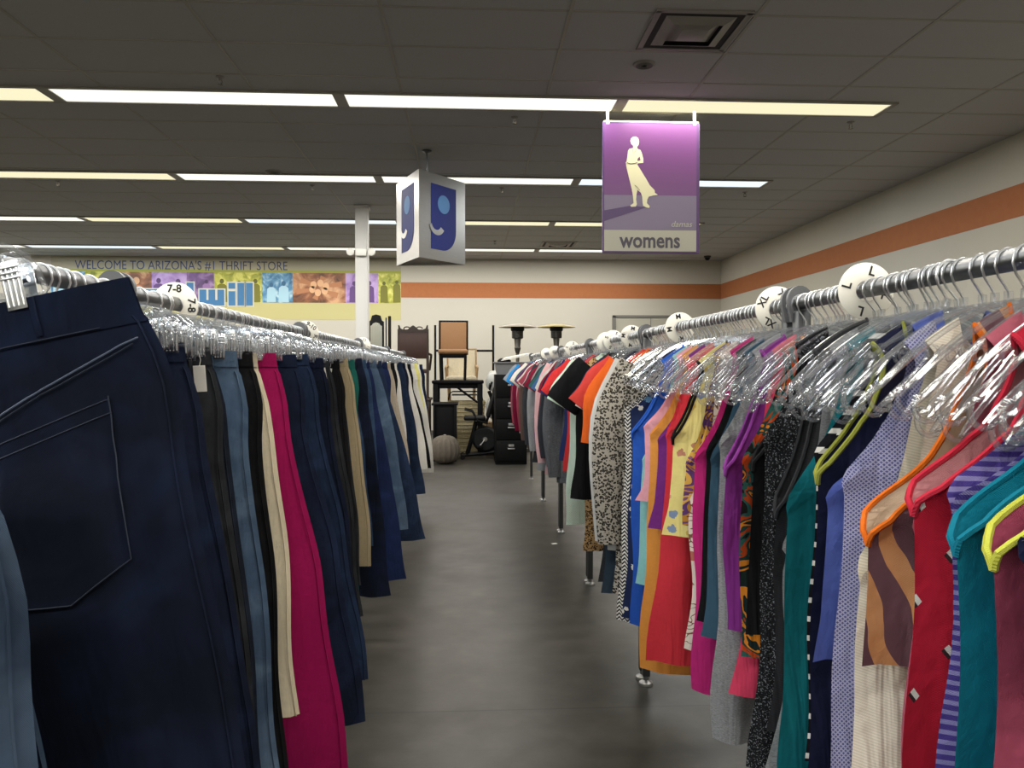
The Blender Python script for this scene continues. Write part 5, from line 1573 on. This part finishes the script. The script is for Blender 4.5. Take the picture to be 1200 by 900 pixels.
# black file cabinet with bin on top
Yc = 11.35
c0, c1 = at(580.5, 439, Yc), at(606, 545, Yc)
ch = c0.z; cw = 0.46; cdx = c0.x + cw / 2
t = thing('filing_cabinet', (cdx, Yc + 0.31, 0), 'black four-drawer filing cabinet at the far end of the right row', 'filing cabinet')
CABM = plain('black cabinet enamel', '#070708', 0.6, spec=0.12)
MB().rbox((0, 0, ch / 2), (cw, 0.62, ch), 0.006).obj('body', CABM, t)
for k in range(4):
    z_ = 0.05 + (ch - 0.08) * (k + 0.5) / 4
    dr = MB().rbox((0, -0.316, z_), (cw - 0.03, 0.02, (ch - 0.08) / 4 - 0.012), 0.004).obj('drawer', CABM, t)
    MB().rbox((0.0, -0.336, z_ + 0.03), (0.10, 0.022, 0.02), 0.004).obj('handle', plain('cabinet handle', '#a8a9a8', 0.3, 0.9), dr)
    MB().rbox((0.0, -0.330, z_ + 0.075), (0.08, 0.008, 0.035), 0.002).obj('label_holder', plain('cabinet handle', '#a8a9a8'), dr)
t = thing('storage_bin', (cdx, Yc + 0.25, ch), 'grey plastic bin with papers on top of the black filing cabinet', 'bin')
m = MB()
vs = []
for (sx_, sy_, z_) in ((0.20, 0.20, 0.0), (0.23, 0.23, 0.17), (0.25, 0.25, 0.17), (0.25, 0.25, 0.185), (0.222, 0.222, 0.185), (0.192, 0.192, 0.01)):
    vs += [(-sx_, -sy_, z_), (sx_, -sy_, z_), (sx_, sy_, z_), (-sx_, sy_, z_)]
fs = [(4 * k + i, 4 * k + (i + 1) % 4, 4 * k + 4 + (i + 1) % 4, 4 * k + 4 + i) for k in range(5) for i in range(4)] + [(3, 2, 1, 0), (20, 21, 22, 23)]
m.add(vs, fs).obj('tub', GREYB, t, smooth=False)
t = link('cloth_bundle', None); t.location = (cdx - 0.09, Yc + 0.25, ch + 0.16)
tag(t, 'black folded cloth bundle piled in the grey bin', 'cloth')
MB().lathe([(0, -0.145), (0.09, -0.145), (0.10, 0.0), (0.10, 0.05), (0.06, 0.08), (0, 0.09)], n=16).obj('bundle', BLK, t)
t = link('paper_sheet', None); t.location = (cdx + 0.05, Yc + 0.22, ch + 0.245); t.rotation_euler = (0, R(-11), R(8))
tag(t, 'white papers resting askew on the grey bin', 'paper')
for k in range(3):
    MB().rbox((0.02 * k, 0.015 * k, 0.012 * k), (0.40, 0.29, 0.008), 0.002).obj('sheet', plain('white paper', '#e4e2da', 0.7), t)

# black low desk unit on the left of the gap
Yk = 11.8
k0, k1 = at(507, 473, Yk), at(535, 473, Yk)
t = thing('desk', ((k0.x + k1.x) / 2, Yk + 0.35, 0), 'low black desk with panel side left of the exercise bike', 'desk')
dw = k1.x - k0.x
MB().rbox((0, 0, k0.z - 0.015), (dw + 0.04, 0.66, 0.03), 0.005).obj('desktop', BLKW, t)
MB().rbox((0, 0.02, (k0.z - 0.03) / 2 + 0.02), (dw - 0.02, 0.64, k0.z - 0.07), 0.006).obj('pedestal', BLKW, t)
for sx in (-1, 1):
    MB().rbox((sx * (dw / 2 - 0.02), 0, (k0.z - 0.03) / 2), (0.03, 0.7, k0.z - 0.03), 0.004).obj('side_panel', BLKW, t)

# ribbed pouf at the foot of the desk
pc = at(521, 528, 11.35)
t = thing('pouf', (pc.x, 11.5, 0), 'round ribbed taupe pouf on the floor below the black desk', 'pouf')
vs, fs, n, q = [], [], 48, 14
pr_, pz_ = 0.21, 0.42
for i in range(q + 1):
    a = PI * i / q - PI / 2
    for k_ in range(n):
        th = 2 * PI * k_ / n
        rr_ = pr_ * (max(0.0, math.cos(a)) ** 0.7) * (1 + 0.045 * math.cos(16 * th))
        vs.append((rr_ * math.cos(th), rr_ * math.sin(th), pz_ / 2 + pz_ / 2 * math.sin(a)))
fs = [(i*n+k_, i*n+(k_+1)%n, (i+1)*n+(k_+1)%n, (i+1)*n+k_) for i in range(q) for k_ in range(n)]
MB().add(vs, fs).obj('cushion', fabric('heather', '#453f38', '#6b645a'), t, merge=1e-5)
MB().lathe([(0.02, pz_ + 0.004), (0.018, pz_ + 0.01), (0, pz_ + 0.012)], n=14).obj('tuft_button', BEIGE, t)

# pale woven baskets stacked under the table
Yb = 12.92
bz_ = 0.0
WICK = fabric('rib', '#bdb08c')
tops = [('lowest', 0.30), ('middle', 0.27), ('topmost', 0.28)]
bc = at(547, 500, Yb + 0.25)
for nm, h_ in tops:
    t = thing('woven_basket', (bc.x, Yb + 0.28, bz_), f'pale woven basket under the black table, {nm} of its stack', 'basket', 'woven baskets under the table')
    m = MB()
    P = []
    for (s_, z_) in ((0.20, 0.0), (0.235, h_ * 0.5), (0.245, h_ - 0.02)):
        P.append((s_, z_))
    vs = []
    for (s_, z_) in P + [(0.235, h_ - 0.02), (0.195, 0.01)]:
        vs += [(-s_ * 1.25, -s_, z_), (s_ * 1.25, -s_, z_), (s_ * 1.25, s_, z_), (-s_ * 1.25, s_, z_)]
    fs = [(4*k+i, 4*k+(i+1)%4, 4*k+4+(i+1)%4, 4*k+4+i) for k in range(4) for i in range(4)] + [(3, 2, 1, 0), (16, 17, 18, 19)]
    m.add(vs, fs).obj('body', WICK, t, smooth=False)
    m = MB()
    for k in range(4):
        z_ = 0.04 + (h_ - 0.08) * k / 3
        s_ = 0.20 + 0.045 * min(1, z_ / h_ * 1.3) + 0.006
        m.tube([(-s_ * 1.25, -s_, z_), (s_ * 1.25, -s_, z_), (s_ * 1.25, s_, z_), (-s_ * 1.25, s_, z_)], 0.012, 6, closed=True)
    m.obj('weave_band', WICK, t)
    m = MB().tube([(-0.31, -0.25, h_ - 0.012), (0.31, -0.25, h_ - 0.012), (0.31, 0.25, h_ - 0.012), (-0.31, 0.25, h_ - 0.012)], 0.012, 6, closed=True)
    m.obj('rim', WICK, t)
    bz_ += h_ + 0.003
# slatted grey rack tray in a bent metal frame resting on the baskets
t = thing('tray_stand', (bc.x - 0.02, Yb + 0.26, bz_), 'grey folding tray with bent metal legs under the black table', 'tray')
m = MB().rbox((0, 0, 0.10), (0.46, 0.34, 0.018), 0.004); m.obj('tray', plain('tray grey', '#55564f', 0.5), t)
for sy_ in (-1, 1):
    MB().tube([(-0.29, sy_ * 0.16, 0.008), (-0.27, sy_ * 0.16, 0.12), (-0.22, sy_ * 0.16, 0.155), (0.22, sy_ * 0.16, 0.155), (0.27, sy_ * 0.16, 0.12), (0.29, sy_ * 0.16, 0.008)], 0.008, 6).obj('frame', BLACKM, t)

# exercise bike
Ye = 11.35
o = at_z(552, 541, 0.0)
t = thing('exercise_bike', (at(561, 540, Ye + 0.8).x, Ye + 0.85, 0), 'black recumbent exercise bike in the gap beside the filing cabinet', 'exercise bike')
RED = plain('bike grey plastic', '#151618', 0.5, spec=0.2)
MB().tube([(-0.25, 0, 0.05), (0.05, 0, 0.07), (0.26, 0, 0.10)], 0.032, 8).obj('base_beam', BLACKM, t)
for xx in (-0.25, 0.27):
    b_ = MB().cyl((xx, -0.20, 0.035), (xx, 0.20, 0.035), 0.03, 12).obj('stabilizer', BLACKM, t)
    for sy_ in (-1, 1):
        MB().lathe([(0.0, -0.02), (0.036, -0.02), (0.036, 0.02), (0, 0.02)], (xx, sy_ * 0.20, 0.036), 14, rot=Matrix.Rotation(R(90), 3, 'X')).obj('end_cap', BLACKP, b_)
MB().tube([(-0.18, 0, 0.06), (-0.08, 0, 0.40), (-0.04, 0, 0.58)], 0.035, 8).obj('seat_post', BLACKM, t)
MB().rbox((-0.06, 0, 0.63), (0.34, 0.34, 0.07), 0.03, seg=3).obj('seat', BLACKP, t)
m = MB().rbox((0, 0, 0.25), (0.07, 0.34, 0.50), 0.03, seg=3).xform(Matrix.Translation((0.14, 0, 0.64)) @ Matrix.Rotation(R(16), 4, 'Y'))
m.obj('backrest', BLACKP, t)
MB().tube([(0.02, 0, 0.58), (0.12, 0, 0.56), (0.20, 0, 0.80)], 0.024, 8).obj('back_bracket', BLACKM, t)
for sy_ in (-1, 1):
    MB().tube([(0.14, sy_ * 0.19, 0.56), (-0.02, sy_ * 0.21, 0.60), (-0.10, sy_ * 0.21, 0.74), (-0.22, sy_ * 0.21, 0.77)], 0.014, 8).obj('side_handle', BLACKM, t)
m = MB().lathe([(0, -0.06), (0.17, -0.06), (0.205, -0.03), (0.205, 0.03), (0.17, 0.06), (0, 0.06)], (0.10, 0, 0.30), 30, rot=Matrix.Rotation(R(90), 3, 'X'))
m.obj('flywheel', RED, t)
cr_ = MB().tube([(0.10, -0.075, 0.30), (0.02, -0.08, 0.20)], 0.012, 6).obj('crank', plain('bike crank', '#9c9c9a', 0.3, 0.9), t)
MB().rbox((0.02, -0.13, 0.195), (0.09, 0.09, 0.025), 0.006).obj('pedal', BLACKP, cr_)
MB().lathe([(0, 0), (0.035, 0), (0.035, -0.006), (0, -0.006)], (0.10, -0.062, 0.30), 16, rot=Matrix.Rotation(R(90), 3, 'X')).obj('hub_cap', plain('bike crank', '#9c9c9a'), t)
MB().tube([(0.26, 0, 0.10), (0.24, 0, 0.55), (0.20, 0, 0.95), (0.16, 0, 1.05)], 0.028, 8).obj('mast', BLACKM, t)
MB().tube([(0.18, -0.16, 1.16), (0.17, -0.1, 1.08), (0.17, 0.1, 1.08), (0.18, 0.16, 1.16)], 0.014, 8).obj('handlebar', BLACKM, t)
m = MB().rbox((0, 0, 0), (0.03, 0.18, 0.12), 0.01).xform(Matrix.Translation((0.19, 0, 1.14)) @ Matrix.Rotation(R(20), 4, 'Y')); m.obj('console', BLACKP, t)

# clear bags and boxes right of the bike
def bag(loc, s_, label, seed):
    t = thing('plastic_bag', loc, label, 'bag')
    rn_ = random.Random(seed)
    vs, fs, n, q = [], [], 20, 12
    for i in range(q + 1):
        a = PI * i / q - PI / 2
        for k_ in range(n):
            th = 2 * PI * k_ / n
            rr_ = max(0.0, math.cos(a)) ** 0.6 * (1 + 0.08 * math.sin(3 * th + seed) + 0.06 * math.sin(5 * th + 3 * a)) 
            vs.append((s_[0] * rr_ * math.cos(th), s_[1] * rr_ * math.sin(th), s_[2] / 2 * (1 + math.sin(a))))
    fs = [(i*n+k_, i*n+(k_+1)%n, (i+1)*n+(k_+1)%n, (i+1)*n+k_) for i in range(q) for k_ in range(n)]
    MB().add(vs, fs).obj('bag_body', plain('cloudy plastic bag', '#a9aaa6', 0.3), t, merge=1e-5)
    MB().tube([(0, 0, s_[2] * 0.97), (0.02, 0, s_[2] * 1.02), (0.07, 0.01, s_[2] * 1.08)], [0.03, 0.022, 0.05], 8).obj('tied_neck', plain('cloudy plastic bag', '#a9aaa6'), t)
bx = at(577, 520, 12.5)
t = thing('cardboard_box', (bx.x + 0.10, 12.68, 0), 'brown cardboard box with papers behind the exercise bike', 'box')
MB().rbox((0, 0, 0.26), (0.42, 0.42, 0.52), 0.004).obj('body', plain('cardboard', '#7d6548', 0.8), t)
for sx in (-1, 1):
    MB().rbox((sx * 0.14, 0, 0.525), (0.20, 0.42, 0.008), 0.002, rot=Matrix.Rotation(R(sx * -14), 3, 'Y')).obj('flap', plain('cardboard flap', '#8f7552', 0.8), t)
bag((bx.x + 0.10, 12.68, 0.56), (0.20, 0.19, 0.42), 'cloudy plastic bag, lower one on the cardboard box', 1)
bag((bx.x + 0.08, 12.68, 1.03), (0.17, 0.16, 0.34), 'cloudy tied plastic bag piled topmost beside the table leg', 4)

# scrap of white paper on the aisle floor
pp = at_z(649.5, 637, 0.001)
t = MB().rbox((0, 0, 0), (0.045, 0.03, 0.0015), 0.0005).obj('paper_scrap', plain('white paper', '#e4e2da', 0.7))
t.location = (pp.x, pp.y, 0.0012); t.rotation_euler = (0, 0, R(20))
tag(t, 'small white paper scrap lying on the aisle floor', 'paper scrap')

# ------------------------------------------------------------------ finish
for lab, obs in LABELS.items():
    if len(obs) > 1:
        print('SHARED', len(obs), lab)
        for o in obs:
            if not o.get('group'): o['group'] = lab
scene.view_settings.view_transform = 'Standard'
scene.view_settings.look = 'None'
scene.view_settings.exposure = 0.0
scene.view_settings.gamma = 1.0
scene.view_settings.use_curve_mapping = False
cy_ = scene.cycles
cy_.max_bounces = 10; cy_.diffuse_bounces = 5; cy_.glossy_bounces = 4; cy_.transparent_max_bounces = 40
cy_.sample_clamp_indirect = 6.0; cy_.caustics_reflective = False; cy_.caustics_refractive = False
cy_.use_denoising = True
print('OBJECTS', len(bpy.data.objects), 'GARMENTS', len(SPEC))
